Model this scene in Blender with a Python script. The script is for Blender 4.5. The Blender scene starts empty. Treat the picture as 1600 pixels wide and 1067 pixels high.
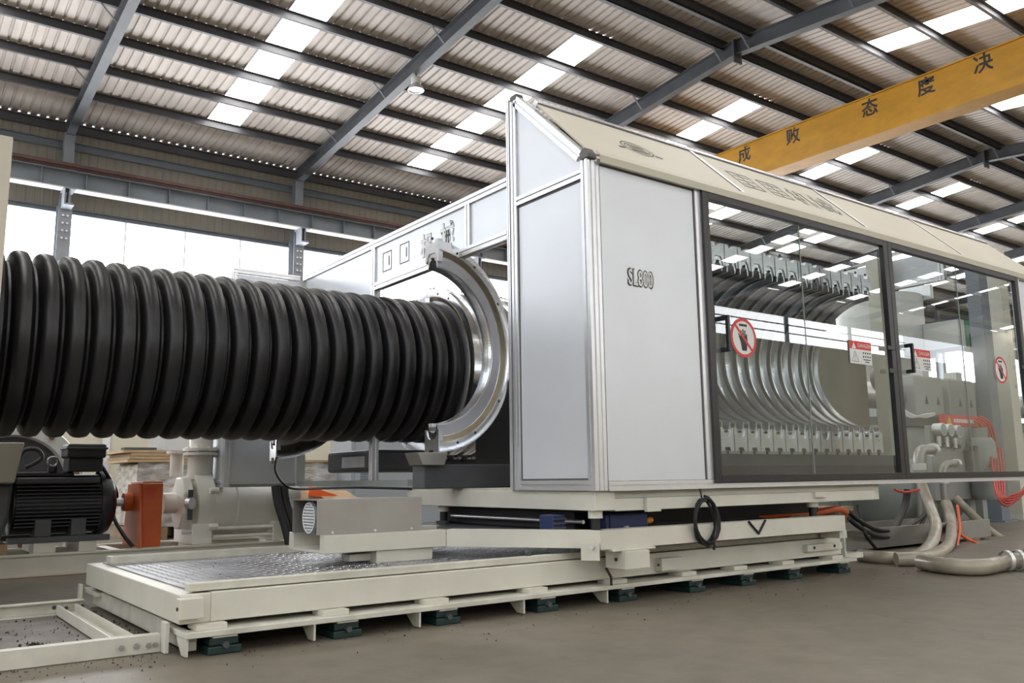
import bpy, math, random
from mathutils import Vector, Matrix
random.seed(4)
PI = math.pi
C = bpy.context.scene.collection
SC = bpy.context.scene

# ------------------------------------------------------------------ camera, world, lights, exposure
EYE = Vector((0.0, 0.0, 0.55))
YAW, PIT, ROL, FPX = math.radians(53.35), math.radians(8.98), math.radians(-0.745), 1350.0
_f = Vector((math.cos(YAW)*math.cos(PIT), math.sin(YAW)*math.cos(PIT), math.sin(PIT)))
_r = Vector((math.sin(YAW), -math.cos(YAW), 0)); _u = _r.cross(_f)
_R = math.cos(ROL)*_r + math.sin(ROL)*_u
_U = -math.sin(ROL)*_r + math.cos(ROL)*_u
cam = bpy.data.cameras.new('camera'); cam.sensor_width = 36; cam.lens = FPX/1600*36
cam.clip_start = 0.05; cam.clip_end = 300
co = bpy.data.objects.new('camera', cam); C.objects.link(co)
co.matrix_world = Matrix(((_R.x, _U.x, -_f.x, EYE.x), (_R.y, _U.y, -_f.y, EYE.y), (_R.z, _U.z, -_f.z, EYE.z), (0, 0, 0, 1)))
SC.camera = co
SKY_W, SKYLIGHT_E, WINDOW_E = 5.0, 14.0, 11.0
w = bpy.data.worlds.new('overcast_sky'); SC.world = w; w.use_nodes = True
w.node_tree.nodes['Background'].inputs[0].default_value = (0.86, 0.92, 1.0, 1)
w.node_tree.nodes['Background'].inputs[1].default_value = SKY_W
SC.view_settings.view_transform = 'Standard'; SC.view_settings.look = 'None'
SC.view_settings.gamma = 1; SC.view_settings.use_curve_mapping = False
SC.view_settings.exposure = -0.60
SC.cycles.max_bounces = 10; SC.cycles.diffuse_bounces = 5; SC.cycles.glossy_bounces = 5
SC.cycles.transparent_max_bounces = 12; SC.cycles.sample_clamp_indirect = 8
SC.cycles.caustics_reflective = False; SC.cycles.caustics_refractive = False

def at(ax, val, px, py):
    """the point of the plane (axis = val) that the photograph shows at this pixel (1600x1067)"""
    d = _R*((px-800)/FPX) - _U*((py-533.5)/FPX) + _f
    t = (val-EYE[ax])/d[ax]
    return EYE + d*t

# ------------------------------------------------------------------ materials
def mat(name, col, rough=0.5, metal=0.0, var=0.0, scale=6.0, bump=0.0, bscale=60.0, emit=0.0, coat=0.0, stretch=None, spec=0.5, var2=None):
    m = bpy.data.materials.new(name); m.use_nodes = True
    nt = m.node_tree; b = nt.nodes['Principled BSDF']
    b.inputs['Base Color'].default_value = (*col, 1); b.inputs['Roughness'].default_value = rough
    b.inputs['Metallic'].default_value = metal; b.inputs['Coat Weight'].default_value = coat
    b.inputs['Specular IOR Level'].default_value = spec
    tc = nt.nodes.new('ShaderNodeTexCoord')
    src = tc.outputs['Object']
    if stretch:
        mp = nt.nodes.new('ShaderNodeMapping'); mp.inputs['Scale'].default_value = stretch
        nt.links.new(src, mp.inputs[0]); src = mp.outputs[0]
    if var > 0:
        n = nt.nodes.new('ShaderNodeTexNoise'); n.inputs['Scale'].default_value = scale; n.inputs['Detail'].default_value = 6
        nt.links.new(src, n.inputs['Vector'])
        r = nt.nodes.new('ShaderNodeValToRGB')
        r.color_ramp.elements[0].position = 0.3; r.color_ramp.elements[1].position = 0.7
        c0 = var2 or tuple(max(0, c*(1-var)) for c in col)
        r.color_ramp.elements[0].color = (*c0, 1)
        r.color_ramp.elements[1].color = (*(min(1, c*(1+var*0.6)) for c in col), 1)
        nt.links.new(n.outputs['Fac'], r.inputs[0]); nt.links.new(r.outputs[0], b.inputs['Base Color'])
    if bump > 0:
        n2 = nt.nodes.new('ShaderNodeTexNoise'); n2.inputs['Scale'].default_value = bscale; n2.inputs['Detail'].default_value = 4
        nt.links.new(src, n2.inputs['Vector'])
        bp = nt.nodes.new('ShaderNodeBump'); bp.inputs['Strength'].default_value = bump; bp.inputs['Distance'].default_value = 0.01
        nt.links.new(n2.outputs['Fac'], bp.inputs['Height']); nt.links.new(bp.outputs[0], b.inputs['Normal'])
    if emit > 0:
        b.inputs['Emission Color'].default_value = (*col, 1); b.inputs['Emission Strength'].default_value = emit
    return m

M = dict(
    cream=mat('cream_paint', (.66, .64, .56), .42, 0, .08, 5),
    cream_dirty=mat('cream_paint_worn', (.62, .60, .52), .5, 0, .18, 9),
    alu=mat('aluminium_profile', (.78, .78, .80), .33, .75, .04, 20),
    panel=mat('silver_panel', (.74, .765, .81), .38, .32, .03, 3),
    roofpanel=mat('cream_panel', (.60, .555, .455), .45, 0, .03, 3),
    blackframe=mat('black_frame', (.022, .02, .022), .32, 0, .2, 10),
    blackplastic=mat('black_plastic', (.015, .015, .017), .35),
    rubbercap=mat('grey_plastic_cap', (.10, .095, .09), .5),
    chrome=mat('polished_aluminium', (.76, .77, .79), .17, 1.0, .06, 12, .05, 25, stretch=(1, 1, 6)),
    chrome2=mat('machined_aluminium', (.66, .66, .68), .30, 1.0, .1, 14),
    brass=mat('bronzed_step', (.50, .43, .30), .35, 1.0, .15, 12),
    facering=mat('matte_machined_face', (.60, .60, .66), .42, .7, .05, 8),
    pipe=mat('black_polyethylene', (.0095, .0092, .0105), .38, 0, .25, 14, .08, 30, stretch=(1, 1, .2)),
    stainless=mat('stainless_sheet', (.40, .385, .36), .45, .85, .10, 5),
    orange=mat('orange_paint', (.60, .115, .022), .42, 0, .12, 8),
    orangebright=mat('orange_plastic', (.85, .13, .03), .4),
    red=mat('red_print', (.70, .05, .04), .5),
    white=mat('white_print', (.80, .80, .80), .5),
    ink=mat('black_print', (.03, .03, .035), .6),
    yellowprint=mat('yellow_print', (.75, .5, .03), .5),
    motor=mat('charcoal_paint', (.022, .024, .030), .42, 0, .2, 12),
    motorgrey=mat('dark_grey_paint', (.07, .072, .08), .45, 0, .15, 10),
    machgrey=mat('machine_grey', (.36, .375, .365), .42, 0, .06, 4),
    pump=mat('ivory_paint', (.78, .76, .70), .38, 0, .05, 5),
    beige=mat('beige_sheet', (.50, .475, .41), .5, 0, .06, 4),
    yellow=mat('crane_yellow', (.54, .27, .022), .45, 0, .16, 2.2, stretch=(1, 1, 2)),
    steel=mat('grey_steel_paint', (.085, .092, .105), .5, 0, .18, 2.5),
    steel_lt=mat('light_grey_steel', (.19, .215, .25), .5, 0, .15, 2),
    steel_col=mat('column_grey', (.27, .29, .33), .5, 0, .1, 3),
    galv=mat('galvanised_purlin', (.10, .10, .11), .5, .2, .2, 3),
    rust=mat('rusty_rail', (.10, .05, .045), .7, 0, .3, 5),
    roof=mat('roof_sheet', (.50, .45, .415), .55, .1, .16, 1.2, stretch=(3, .5, 1)),
    clad=mat('wall_cladding', (.30, .275, .235), .6, 0, .10, .8, stretch=(3, 1, .3)),
    creamwall=mat('cream_wall', (.66, .62, .50), .6, 0, .06, 1),
    greywhite=mat('grey_white_paint', (.60, .61, .60), .45, 0, .06, 3),
    greycab=mat('grey_cabinet', (.36, .39, .43), .45, 0, .05, 3),
    greengrey=mat('green_grey_paint', (.33, .36, .34), .5, 0, .08, 3),
    green=mat('dark_green_cast', (.008, .030, .028), .45, 0, .3, 20),
    greenbox=mat('green_box', (.03, .22, .16), .5),
    blue=mat('blue_paint', (.012, .025, .10), .4, 0, .2, 9),
    bluebadge=mat('blue_print', (.03, .16, .55), .5),
    amber=mat('amber_plastic', (.75, .30, .03), .4),
    black=mat('black_rubber', (.010, .010, .010), .55),
    cardboard=mat('cardboard', (.42, .29, .17), .8, 0, .12, 6),
    wood=mat('plywood', (.50, .35, .20), .7, 0, .2, 5, stretch=(1, 8, 8)),
    woodrough=mat('timber_bearer', (.28, .19, .11), .8, 0, .3, 5),
    hose=mat('milky_hose', (.36, .32, .25), .25, 0, .2, 9, spec=.6),
    redbraid=mat('red_braid', (.50, .075, .055), .6, 0, .5, 90, var2=(.22, .02, .018)),
    debris=mat('black_granules', (.012, .012, .013), .6),
    glassgauge=mat('gauge_glass', (.35, .45, .50), .1, .2),
    skylight=mat('skylight_sheet', (1.0, .985, .95), .5, emit=SKYLIGHT_E),
    windowpane=mat('daylit_window', (.96, .98, 1.0), .5, emit=WINDOW_E),
)
def mat_floor():
    m = bpy.data.materials.new('concrete_floor'); m.use_nodes = True; nt = m.node_tree; b = nt.nodes['Principled BSDF']
    tc = nt.nodes.new('ShaderNodeTexCoord'); L = nt.links.new
    def noise(s, d, rough=.55):
        n = nt.nodes.new('ShaderNodeTexNoise'); n.inputs['Scale'].default_value = s; n.inputs['Detail'].default_value = d
        n.inputs['Roughness'].default_value = rough; L(tc.outputs['Object'], n.inputs['Vector']); return n
    a = noise(.7, 8, .65); r = nt.nodes.new('ShaderNodeValToRGB'); L(a.outputs['Fac'], r.inputs[0])
    r.color_ramp.elements[0].position = .32; r.color_ramp.elements[0].color = (.130, .110, .082, 1)
    r.color_ramp.elements[1].position = .70; r.color_ramp.elements[1].color = (.215, .185, .143, 1)
    d = noise(9, 6); r2 = nt.nodes.new('ShaderNodeValToRGB'); L(d.outputs['Fac'], r2.inputs[0])
    r2.color_ramp.elements[0].position = .35; r2.color_ramp.elements[0].color = (.82, .82, .82, 1)
    r2.color_ramp.elements[1].position = .6; r2.color_ramp.elements[1].color = (1, 1, 1, 1)
    mx = nt.nodes.new('ShaderNodeMix'); mx.data_type = 'RGBA'; mx.blend_type = 'MULTIPLY'; mx.inputs[0].default_value = 1
    L(r.outputs[0], mx.inputs[6]); L(r2.outputs[0], mx.inputs[7])
    v = nt.nodes.new('ShaderNodeTexVoronoi'); v.feature = 'DISTANCE_TO_EDGE'; v.inputs['Scale'].default_value = .30
    n3 = noise(1.6, 5); ad = nt.nodes.new('ShaderNodeVectorMath'); ad.operation = 'ADD'
    sc = nt.nodes.new('ShaderNodeVectorMath'); sc.operation = 'SCALE'; sc.inputs['Scale'].default_value = .5
    L(n3.outputs['Color'], sc.inputs[0]); L(tc.outputs['Object'], ad.inputs[0]); L(sc.outputs[0], ad.inputs[1]); L(ad.outputs[0], v.inputs['Vector'])
    lt = nt.nodes.new('ShaderNodeMath'); lt.operation = 'LESS_THAN'; lt.inputs[1].default_value = .0022; L(v.outputs['Distance'], lt.inputs[0])
    m2 = nt.nodes.new('ShaderNodeMix'); m2.data_type = 'RGBA'; L(lt.outputs[0], m2.inputs[0]); L(mx.outputs[2], m2.inputs[6]); m2.inputs[7].default_value = (.13, .105, .085, 1)
    L(m2.outputs[2], b.inputs['Base Color']); b.inputs['Roughness'].default_value = .48
    bp = nt.nodes.new('ShaderNodeBump'); bp.inputs['Strength'].default_value = .12; bp.inputs['Distance'].default_value = .01
    L(d.outputs['Fac'], bp.inputs['Height']); L(bp.outputs[0], b.inputs['Normal'])
    return m
M['floor'] = mat_floor()
def mat_glass():
    m = bpy.data.materials.new('clear_glass'); m.use_nodes = True; nt = m.node_tree; nt.nodes.remove(nt.nodes['Principled BSDF'])
    out = nt.nodes['Material Output']; t = nt.nodes.new('ShaderNodeBsdfTransparent'); g = nt.nodes.new('ShaderNodeBsdfGlossy')
    t.inputs[0].default_value = (.86, .885, .88, 1); g.inputs['Roughness'].default_value = .004; g.inputs[0].default_value = (1, 1, 1, 1)
    f = nt.nodes.new('ShaderNodeFresnel'); f.inputs['IOR'].default_value = 1.5
    mm = nt.nodes.new('ShaderNodeMath'); mm.operation = 'MULTIPLY_ADD'; mm.inputs[1].default_value = 1.5; mm.inputs[2].default_value = 0.02; mm.use_clamp = True
    mx = nt.nodes.new('ShaderNodeMixShader')
    gm = nt.nodes.new('ShaderNodeNewGeometry'); fb = nt.nodes.new('ShaderNodeMath'); fb.operation = 'SUBTRACT'; fb.inputs[0].default_value = 1
    nt.links.new(gm.outputs['Backfacing'], fb.inputs[1])          # only the outer face of the pane mirrors
    pr = nt.nodes.new('ShaderNodeMath'); pr.operation = 'MULTIPLY'
    nt.links.new(f.outputs[0], mm.inputs[0]); nt.links.new(mm.outputs[0], pr.inputs[0]); nt.links.new(fb.outputs[0], pr.inputs[1]); nt.links.new(pr.outputs[0], mx.inputs[0])
    nt.links.new(t.outputs[0], mx.inputs[1]); nt.links.new(g.outputs[0], mx.inputs[2]); nt.links.new(mx.outputs[0], out.inputs[0])
    return m
M['glass'] = mat_glass()
def mat_checker():
    m = mat('checker_plate', (.36, .36, .38), .42, .55, .35, 5, var2=(.17, .16, .155)); nt = m.node_tree; b = nt.nodes['Principled BSDF']
    tc = nt.nodes.new('ShaderNodeTexCoord'); mp = nt.nodes.new('ShaderNodeMapping'); mp.inputs['Rotation'].default_value = (0, 0, PI/4)
    nt.links.new(tc.outputs['Object'], mp.inputs[0])
    ck = nt.nodes.new('ShaderNodeTexBrick'); ck.inputs['Scale'].default_value = 16; ck.inputs['Mortar Size'].default_value = .03
    ck.inputs['Color1'].default_value = (1, 1, 1, 1); ck.inputs['Color2'].default_value = (1, 1, 1, 1); ck.inputs['Mortar'].default_value = (0, 0, 0, 1)
    nt.links.new(mp.outputs[0], ck.inputs['Vector'])
    bp = nt.nodes.new('ShaderNodeBump'); bp.inputs['Strength'].default_value = .6; bp.inputs['Distance'].default_value = .004
    nt.links.new(ck.outputs['Color'], bp.inputs['Height']); nt.links.new(bp.outputs[0], b.inputs['Normal'])
    return m
M['checker'] = mat_checker()
M['tread'] = mat('tread_steel', (.62, .62, .66), .28, .9, .2, 30)
M['wrap'] = mat('stretch_wrap', (.62, .62, .62), .22, .25, .4, 7, .9, 9, stretch=(1, 1, 3), var2=(.36, .31, .25))

# ------------------------------------------------------------------ mesh helpers
class G:
    def __init__(s): s.v = []; s.f = []; s.sm = []
    def add(s, vs, fs, sm=False):
        o = len(s.v); s.v += [Vector(v) for v in vs]
        for f in fs: s.f.append([i+o for i in f]); s.sm.append(sm)
        return s
    def box(s, x0, x1, y0, y1, z0, z1):
        v = [(x, y, z) for z in (z0, z1) for y in (y0, y1) for x in (x0, x1)]
        return s.add(v, [(0, 2, 3, 1), (4, 5, 7, 6), (0, 1, 5, 4), (2, 6, 7, 3), (0, 4, 6, 2), (1, 3, 7, 5)])
    def beam(s, p0, p1, w, h, up=(0, 0, 1)):
        """rectangular bar from p0 to p1, w across, h along up"""
        p0, p1 = Vector(p0), Vector(p1); d = (p1-p0).normalized(); u = Vector(up); u = (u-d*u.dot(d)).normalized(); r = d.cross(u)
        v = [p+r*(a*w/2)+u*(b*h/2) for p in (p0, p1) for b in (-1, 1) for a in (-1, 1)]
        return s.add(v, [(0, 1, 3, 2), (4, 6, 7, 5), (0, 4, 5, 1), (2, 3, 7, 6), (0, 2, 6, 4), (1, 5, 7, 3)])
    def sweep(s, poly, p0, p1, up=(0, 0, 1), sm=False):
        """2d outline (across, up) swept from p0 to p1"""
        p0, p1 = Vector(p0), Vector(p1); d = (p1-p0).normalized(); u = Vector(up); u = (u-d*u.dot(d)).normalized(); r = d.cross(u)
        n = len(poly); v = [p+r*a+u*b for p in (p0, p1) for a, b in poly]
        s.add(v, [(i, (i+1) % n, n+(i+1) % n, n+i) for i in range(n)], sm)
        o = len(s.v)-2*n
        s.f.append([o+i for i in range(n-1, -1, -1)]); s.sm.append(False); s.f.append([o+n+i for i in range(n)]); s.sm.append(False)
        return s
    def prof(s, p0, p1, w=.045, h=None, up=(0, 0, 1)):
        """slotted aluminium extrusion"""
        h = h or w; a, b = w/2, h/2; t = min(w, h)*.11; e = min(w, h)*.13
        return s.sweep([(-a, -b), (-t, -b), (-t, -b+e), (t, -b+e), (t, -b), (a, -b), (a, -t), (a-e, -t), (a-e, t), (a, t), (a, b), (t, b), (t, b-e), (-t, b-e), (-t, b), (-a, b), (-a, t), (-a+e, t), (-a+e, -t), (-a, -t)], p0, p1, up)
    def ibeam(s, p0, p1, w, h, t=.012, up=(0, 0, 1)):
        a, b, q = w/2, h/2, t/2
        return s.sweep([(-a, -b), (a, -b), (a, -b+t), (q, -b+t), (q, b-t), (a, b-t), (a, b), (-a, b), (-a, b-t), (-q, b-t), (-q, -b+t), (-a, -b+t)], p0, p1, up)
    def channel(s, p0, p1, w, h, t=.008, up=(0, 0, 1)):
        a, b = w/2, h/2
        return s.sweep([(-a, -b), (a, -b), (a, -b+t), (-a+t, -b+t), (-a+t, b-t), (a, b-t), (a, b), (-a, b)], p0, p1, up)
    def cyl(s, p0, p1, r, n=16, r1=None, caps=True):
        p0, p1 = Vector(p0), Vector(p1); d = (p1-p0).normalized(); r1 = r if r1 is None else r1
        u = Vector((0, 0, 1)) if abs(d.z) < .9 else Vector((1, 0, 0)); u = (u-d*u.dot(d)).normalized(); q = d.cross(u)
        v = [p+(q*math.cos(2*PI*i/n)+u*math.sin(2*PI*i/n))*rr for p, rr in ((p0, r), (p1, r1)) for i in range(n)]
        s.add(v, [(i, (i+1) % n, n+(i+1) % n, n+i) for i in range(n)], True)
        if caps:
            o = len(s.v)-2*n
            s.f.append([o+i for i in range(n-1, -1, -1)]); s.sm.append(False); s.f.append([o+n+i for i in range(n)]); s.sm.append(False)
        return s
    def lathe(s, prof, org, axis, n=32, a0=0, a1=2*PI, zero=None, sm=True, caps=False):
        """(r, h) outline turned about axis through org"""
        org = Vector(org); d = Vector(axis).normalized()
        u = Vector(zero) if zero else (Vector((0, 0, 1)) if abs(d.z) < .9 else Vector((1, 0, 0))); u = (u-d*u.dot(d)).normalized(); q = d.cross(u)
        full = abs(a1-a0-2*PI) < 1e-6; k = n if full else n+1; m = len(prof)
        v = []
        for i in range(k):
            a = a0+(a1-a0)*i/n; e = u*math.cos(a)+q*math.sin(a)
            v += [org+e*r+d*h for r, h in prof]
        fs = []
        for i in range(n):
            j = (i+1) % k
            fs += [(i*m+c, i*m+c+1, j*m+c+1, j*m+c) for c in range(m-1)]
        s.add(v, fs, sm)
        if caps and not full:
            o = len(s.v)-k*m
            s.f.append([o+c for c in range(m)]); s.sm.append(False); s.f.append([o+(k-1)*m+c for c in range(m-1, -1, -1)]); s.sm.append(False)
        return s
    def tube(s, pts, r, n=8, sub=0):
        pts = [Vector(p) for p in pts]
        if sub:
            q = []
            for i in range(len(pts)-1):
                a, b, c, d = pts[max(i-1, 0)], pts[i], pts[i+1], pts[min(i+2, len(pts)-1)]
                for k in range(sub):
                    t = k/sub
                    q.append(.5*((2*b)+(c-a)*t+(2*a-5*b+4*c-d)*t*t+(3*b-a-3*c+d)*t**3))
            pts = q+[pts[-1]]
        v = []; u = None
        for i, p in enumerate(pts):
            d = (pts[min(i+1, len(pts)-1)]-pts[max(i-1, 0)]).normalized()
            if u is None: u = Vector((0, 0, 1)) if abs(d.z) < .9 else Vector((1, 0, 0))
            u = (u-d*u.dot(d)).normalized(); q = d.cross(u)
            v += [p+(u*math.cos(2*PI*k/n)+q*math.sin(2*PI*k/n))*r for k in range(n)]
        m = len(pts)
        s.add(v, [(i*n+k, i*n+(k+1) % n, (i+1)*n+(k+1) % n, (i+1)*n+k) for i in range(m-1) for k in range(n)], True)
        o = len(s.v)-m*n
        s.f.append([o+k for k in range(n)]); s.sm.append(False); s.f.append([o+(m-1)*n+k for k in range(n-1, -1, -1)]); s.sm.append(False)
        return s
    def plate(s, poly, org, u, v, n, t):
        """flat outline (in u, v) from org with thickness t along n"""
        org, u, v, n = Vector(org), Vector(u), Vector(v), Vector(n); k = len(poly)
        vs = [org+u*a+v*b for a, b in poly]+[org+u*a+v*b+n*t for a, b in poly]
        return s.add(vs, [list(range(k-1, -1, -1)), list(range(k, 2*k))]+[(i, (i+1) % k, k+(i+1) % k, k+i) for i in range(k)])

def obj(name, g, m, parent=None, bevel=0, recalc=True, **props):
    me = bpy.data.meshes.new(name)
    off = parent_loc(parent) if parent else Vector((0, 0, 0))
    base = Vector((0, 0, 0))
    if parent is None and g.v:
        base = Vector(((min(v.x for v in g.v)+max(v.x for v in g.v))/2, (min(v.y for v in g.v)+max(v.y for v in g.v))/2, min(v.z for v in g.v)))
        off = base
    me.from_pydata([v-off for v in g.v], [], g.f)
    me.polygons.foreach_set('use_smooth', g.sm)
    if recalc:
        import bmesh
        bm = bmesh.new(); bm.from_mesh(me); bmesh.ops.recalc_face_normals(bm, faces=bm.faces); bm.to_mesh(me); bm.free()
    if any(g.sm): me.set_sharp_from_angle(angle=math.radians(42))
    me.materials.append(m)
    o = bpy.data.objects.new(name, me); C.objects.link(o)
    if parent: o.parent = parent
    else: o.location = base
    if bevel:
        b = o.modifiers.new('bevel', 'BEVEL'); b.width = bevel; b.segments = 2; b.limit_method = 'ANGLE'
    for k, v in props.items(): o[k] = v
    return o
def parent_loc(p):
    l = Vector((0, 0, 0))
    while p: l = l+p.location; p = p.parent
    return l
def thing(name, label, cat, loc, group=None):
    o = bpy.data.objects.new(name, None); C.objects.link(o); o.location = loc; o['label'] = label; o['category'] = cat
    o.empty_display_size = .1
    if group: o['group'] = group
    return o
def setting(name, loc=(0, 0, 0)):
    o = bpy.data.objects.new(name, None); C.objects.link(o); o.location = loc; o['kind'] = 'structure'; return o
def copy_tree(o, parent=None):
    c = o.copy(); C.objects.link(c)
    if parent: c.parent = parent
    for ch in list(o.children): copy_tree(ch, c)
    return c
def share(name, src, parent, loc=(0, 0, 0), rz=0.0):
    o = bpy.data.objects.new(name, src.data); C.objects.link(o); o.parent = parent
    o.location = loc; o.rotation_euler = (0, 0, rz); return o
def piece(name, g, m, parent=None):
    """a mesh kept in its own coordinates, to be placed by share()"""
    me = bpy.data.meshes.new(name); me.from_pydata(g.v, [], g.f); me.polygons.foreach_set('use_smooth', g.sm)
    if any(g.sm): me.set_sharp_from_angle(angle=math.radians(42))
    me.materials.append(m)
    class H: pass
    h = H(); h.data = me; return h
def text(name, body, org, u, v, n, width, height, m, parent, depth=.001, offset=0.0, lift=0.0):
    cu = bpy.data.curves.new(name, 'FONT'); cu.body = body; cu.size = 1; cu.offset = offset; cu.resolution_u = 3
    o = bpy.data.objects.new(name, cu); C.objects.link(o); bpy.context.view_layer.update()
    me = bpy.data.meshes.new_from_object(o.evaluated_get(bpy.context.evaluated_depsgraph_get()))
    C.objects.unlink(o); bpy.data.objects.remove(o)
    xs = [q.co.x for q in me.vertices]; ys = [q.co.y for q in me.vertices]
    cx, cy = (min(xs)+max(xs))/2, (min(ys)+max(ys))/2; sx = width/(max(xs)-min(xs)); sy = height/(max(ys)-min(ys))
    g = G(); org, u, v, n = Vector(org), Vector(u), Vector(v), Vector(n)
    g.v = [org+u*((q.co.x-cx)*sx)+v*((q.co.y-cy)*sy)+n*(lift+depth) for q in me.vertices]
    g.f = [list(p.vertices) for p in me.polygons]; g.sm = [False]*len(g.f)
    return obj(name, g, m, parent, recalc=False)
def disc(r, n=28): return [(r*math.cos(2*PI*i/n), r*math.sin(2*PI*i/n)) for i in range(n)]

# ------------------------------------------------------------------ the building
BAYX = [-2.59+6*i for i in range(-1, 10)]            # frames
YW, YR, YV = 23.3, 11.85, 0.40                        # far wall, ridge, valley over the camera
SL, ZE = .0945, 9.60
def zroof(y): return ZE+SL*(YW-abs(y-YR)-YR) if y >= YV else ZE+SL*(YW-YR)-SL*abs(y-(2*YV-YR))
XA, XB = -8.0, 58.0
fl = G().add([(-16, -23, 0), (62, -23, 0), (62, 24, 0), (-16, 24, 0)], [(0, 1, 2, 3)])
o = obj('floor', fl, M['floor'], recalc=False, kind='structure')

ceil = setting('ceiling', (0, 0, 0))
PITCH = 5.85/7
def sheet_mesh(y0, y1, m, nrib=4, width=PITCH):
    g = G(); pr = []; rp = width/nrib
    for k in range(nrib):
        x = k*rp; pr += [(x, 0), (x+rp*.66, 0), (x+rp*.75, .034), (x+rp*.91, .034)]
    pr.append((width, 0))
    z0, z1 = zroof(y0), zroof(y1); n = len(pr)
    for y, z in ((y0, z0), (y1, z1)): g.v += [Vector((x, y, z+h)) for x, h in pr]
    g.f = [[i, i+1, n+i+1, n+i] for i in range(n-1)]; g.sm = [False]*(n-1)
    return piece('sheet', g, m)
edge = YW+.02
cuts = [(edge, 21.5, 0), (21.5, 13.52, 1), (13.52, YR, 0), (YR, 10.18, 0), (10.18, 2.2, 1), (2.2, YV, 0)]
meshes = {}
for a, b, sky in cuts:
    meshes[(a, 0)] = sheet_mesh(a, b, M['roof'])
    if sky: meshes[(a, 1)] = sheet_mesh(a, b, M['skylight'])
full_far = sheet_mesh(edge, YR, M['roof']); full_near = sheet_mesh(YR, YV, M['roof'])
X0S = 6.33-5.85*2-PITCH*2
n = int((XB-X0S)/PITCH)
for i in range(n):
    x = X0S+i*PITCH
    if (i-2) % 7 == 0:
        for a, b, sky in cuts: share('skylight_sheet' if sky else 'roof_sheet', meshes[(a, sky)], ceil, (x, 0, 0))
    else:
        share('roof_sheet', full_far, ceil, (x, 0, 0)); share('roof_sheet', full_near, ceil, (x, 0, 0))
# the neighbouring span behind the camera, seen only as reflections: wide sheets between the skylights
YR2, YW2 = 2*YV-YR, 2*YV-YW
for a, b, sky in ((YV, -1.4, 0), (-1.4, -9.6, 1), (-9.6, YR2, 0), (YR2, -12.5, 0), (-12.5, -20.7, 1), (-20.7, YW2-.1, 0)):
    wide = sheet_mesh(a, b, M['roof'], 24, PITCH*6); slim = sheet_mesh(a, b, M['skylight'] if sky else M['roof'])
    for k in range(12):
        x = X0S+PITCH*2+5.85*k
        share('skylight_sheet' if sky else 'roof_sheet', slim, ceil, (x, 0, 0)); share('roof_sheet', wide, ceil, (x+PITCH, 0, 0))
# purlins
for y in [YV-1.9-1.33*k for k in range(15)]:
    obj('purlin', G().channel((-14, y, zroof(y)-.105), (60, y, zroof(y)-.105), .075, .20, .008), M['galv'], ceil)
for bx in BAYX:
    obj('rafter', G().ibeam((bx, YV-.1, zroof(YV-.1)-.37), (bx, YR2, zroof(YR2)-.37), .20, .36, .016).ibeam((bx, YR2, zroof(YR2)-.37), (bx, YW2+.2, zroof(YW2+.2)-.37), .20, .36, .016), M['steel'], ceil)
def purlin_mesh():
    g = G().channel((0, 0, 0), (6, 0, 0), .075, .20, .008); return piece('purlin', g, M['galv'])
pm = purlin_mesh()
PY = [21.5-1.33*k for k in range(7)]+[12.25]
PY = PY+[2*YR-y for y in PY]
for y in PY:
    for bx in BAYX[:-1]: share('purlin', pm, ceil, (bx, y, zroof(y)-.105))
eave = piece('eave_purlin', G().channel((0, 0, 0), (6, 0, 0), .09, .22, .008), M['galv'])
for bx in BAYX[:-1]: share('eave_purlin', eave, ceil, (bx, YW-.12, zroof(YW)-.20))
# double ridge beams and rafters
for bx in BAYX[:-1]:
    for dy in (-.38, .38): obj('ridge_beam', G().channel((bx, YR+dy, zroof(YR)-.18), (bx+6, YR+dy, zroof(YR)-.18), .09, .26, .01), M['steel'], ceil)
for bx in BAYX:
    g = G()
    for ya, yb in ((YW-.35, YR), (YR, YV)):
        za, zb = zroof(ya)-.37, zroof(yb)-.37
        g.ibeam((bx, ya, za), (bx, yb, zb), .20, .36, .016)
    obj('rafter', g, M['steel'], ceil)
    obj('ridge_plate', G().box(bx-.14, bx+.14, YR-.02, YR+.02, zroof(YR)-.75, zroof(YR)-.2), M['steel'], ceil)
    for y in PY[1::2]:
      for sgn in (-1,):
        g = G(); g.beam((bx+sgn*.08, y, zroof(y)-.54), (bx+sgn*.42, y, zroof(y)-.2), .045, .012)
        obj('fly_brace', g, M['steel'], ceil)

# far wall
wb = setting('wall_back', (0, YW, 0))
cp = piece('cladding', G(), M['clad'])
def clad(z0, z1, m, nrib=5):
    g = G(); W = 1.0; pr = []; rp = W/nrib
    for k in range(nrib):
        x = k*rp; pr += [(x, 0), (x+rp*.7, 0), (x+rp*.78, -.012), (x+rp*.92, -.012)]
    pr.append((W, 0)); q = len(pr)
    for z in (z0, z1): g.v += [Vector((x, y, z)) for x, y in pr]
    g.f = [[i, i+1, q+i+1, q+i] for i in range(q-1)]; g.sm = [False]*(q-1)
    return piece('clad', g, m)
up = clad(7.20, ZE+.002, M['clad']); lo = clad(0, 1.9, M['creamwall'])
for i in range(64):
    share('cladding_sheet', up, wb, (-7+i, 0, 0)); share('cladding_sheet', lo, wb, (-7+i, 0, 0))
obj('girt', G().channel((-8, YW-.06, 8.95), (56, YW-.06, 8.95), .08, .2), M['steel_lt'], wb)
obj('girt', G().channel((-8, YW-.06, 7.25), (56, YW-.06, 7.25), .08, .12), M['steel_lt'], wb)
YC2 = 22.95
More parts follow.
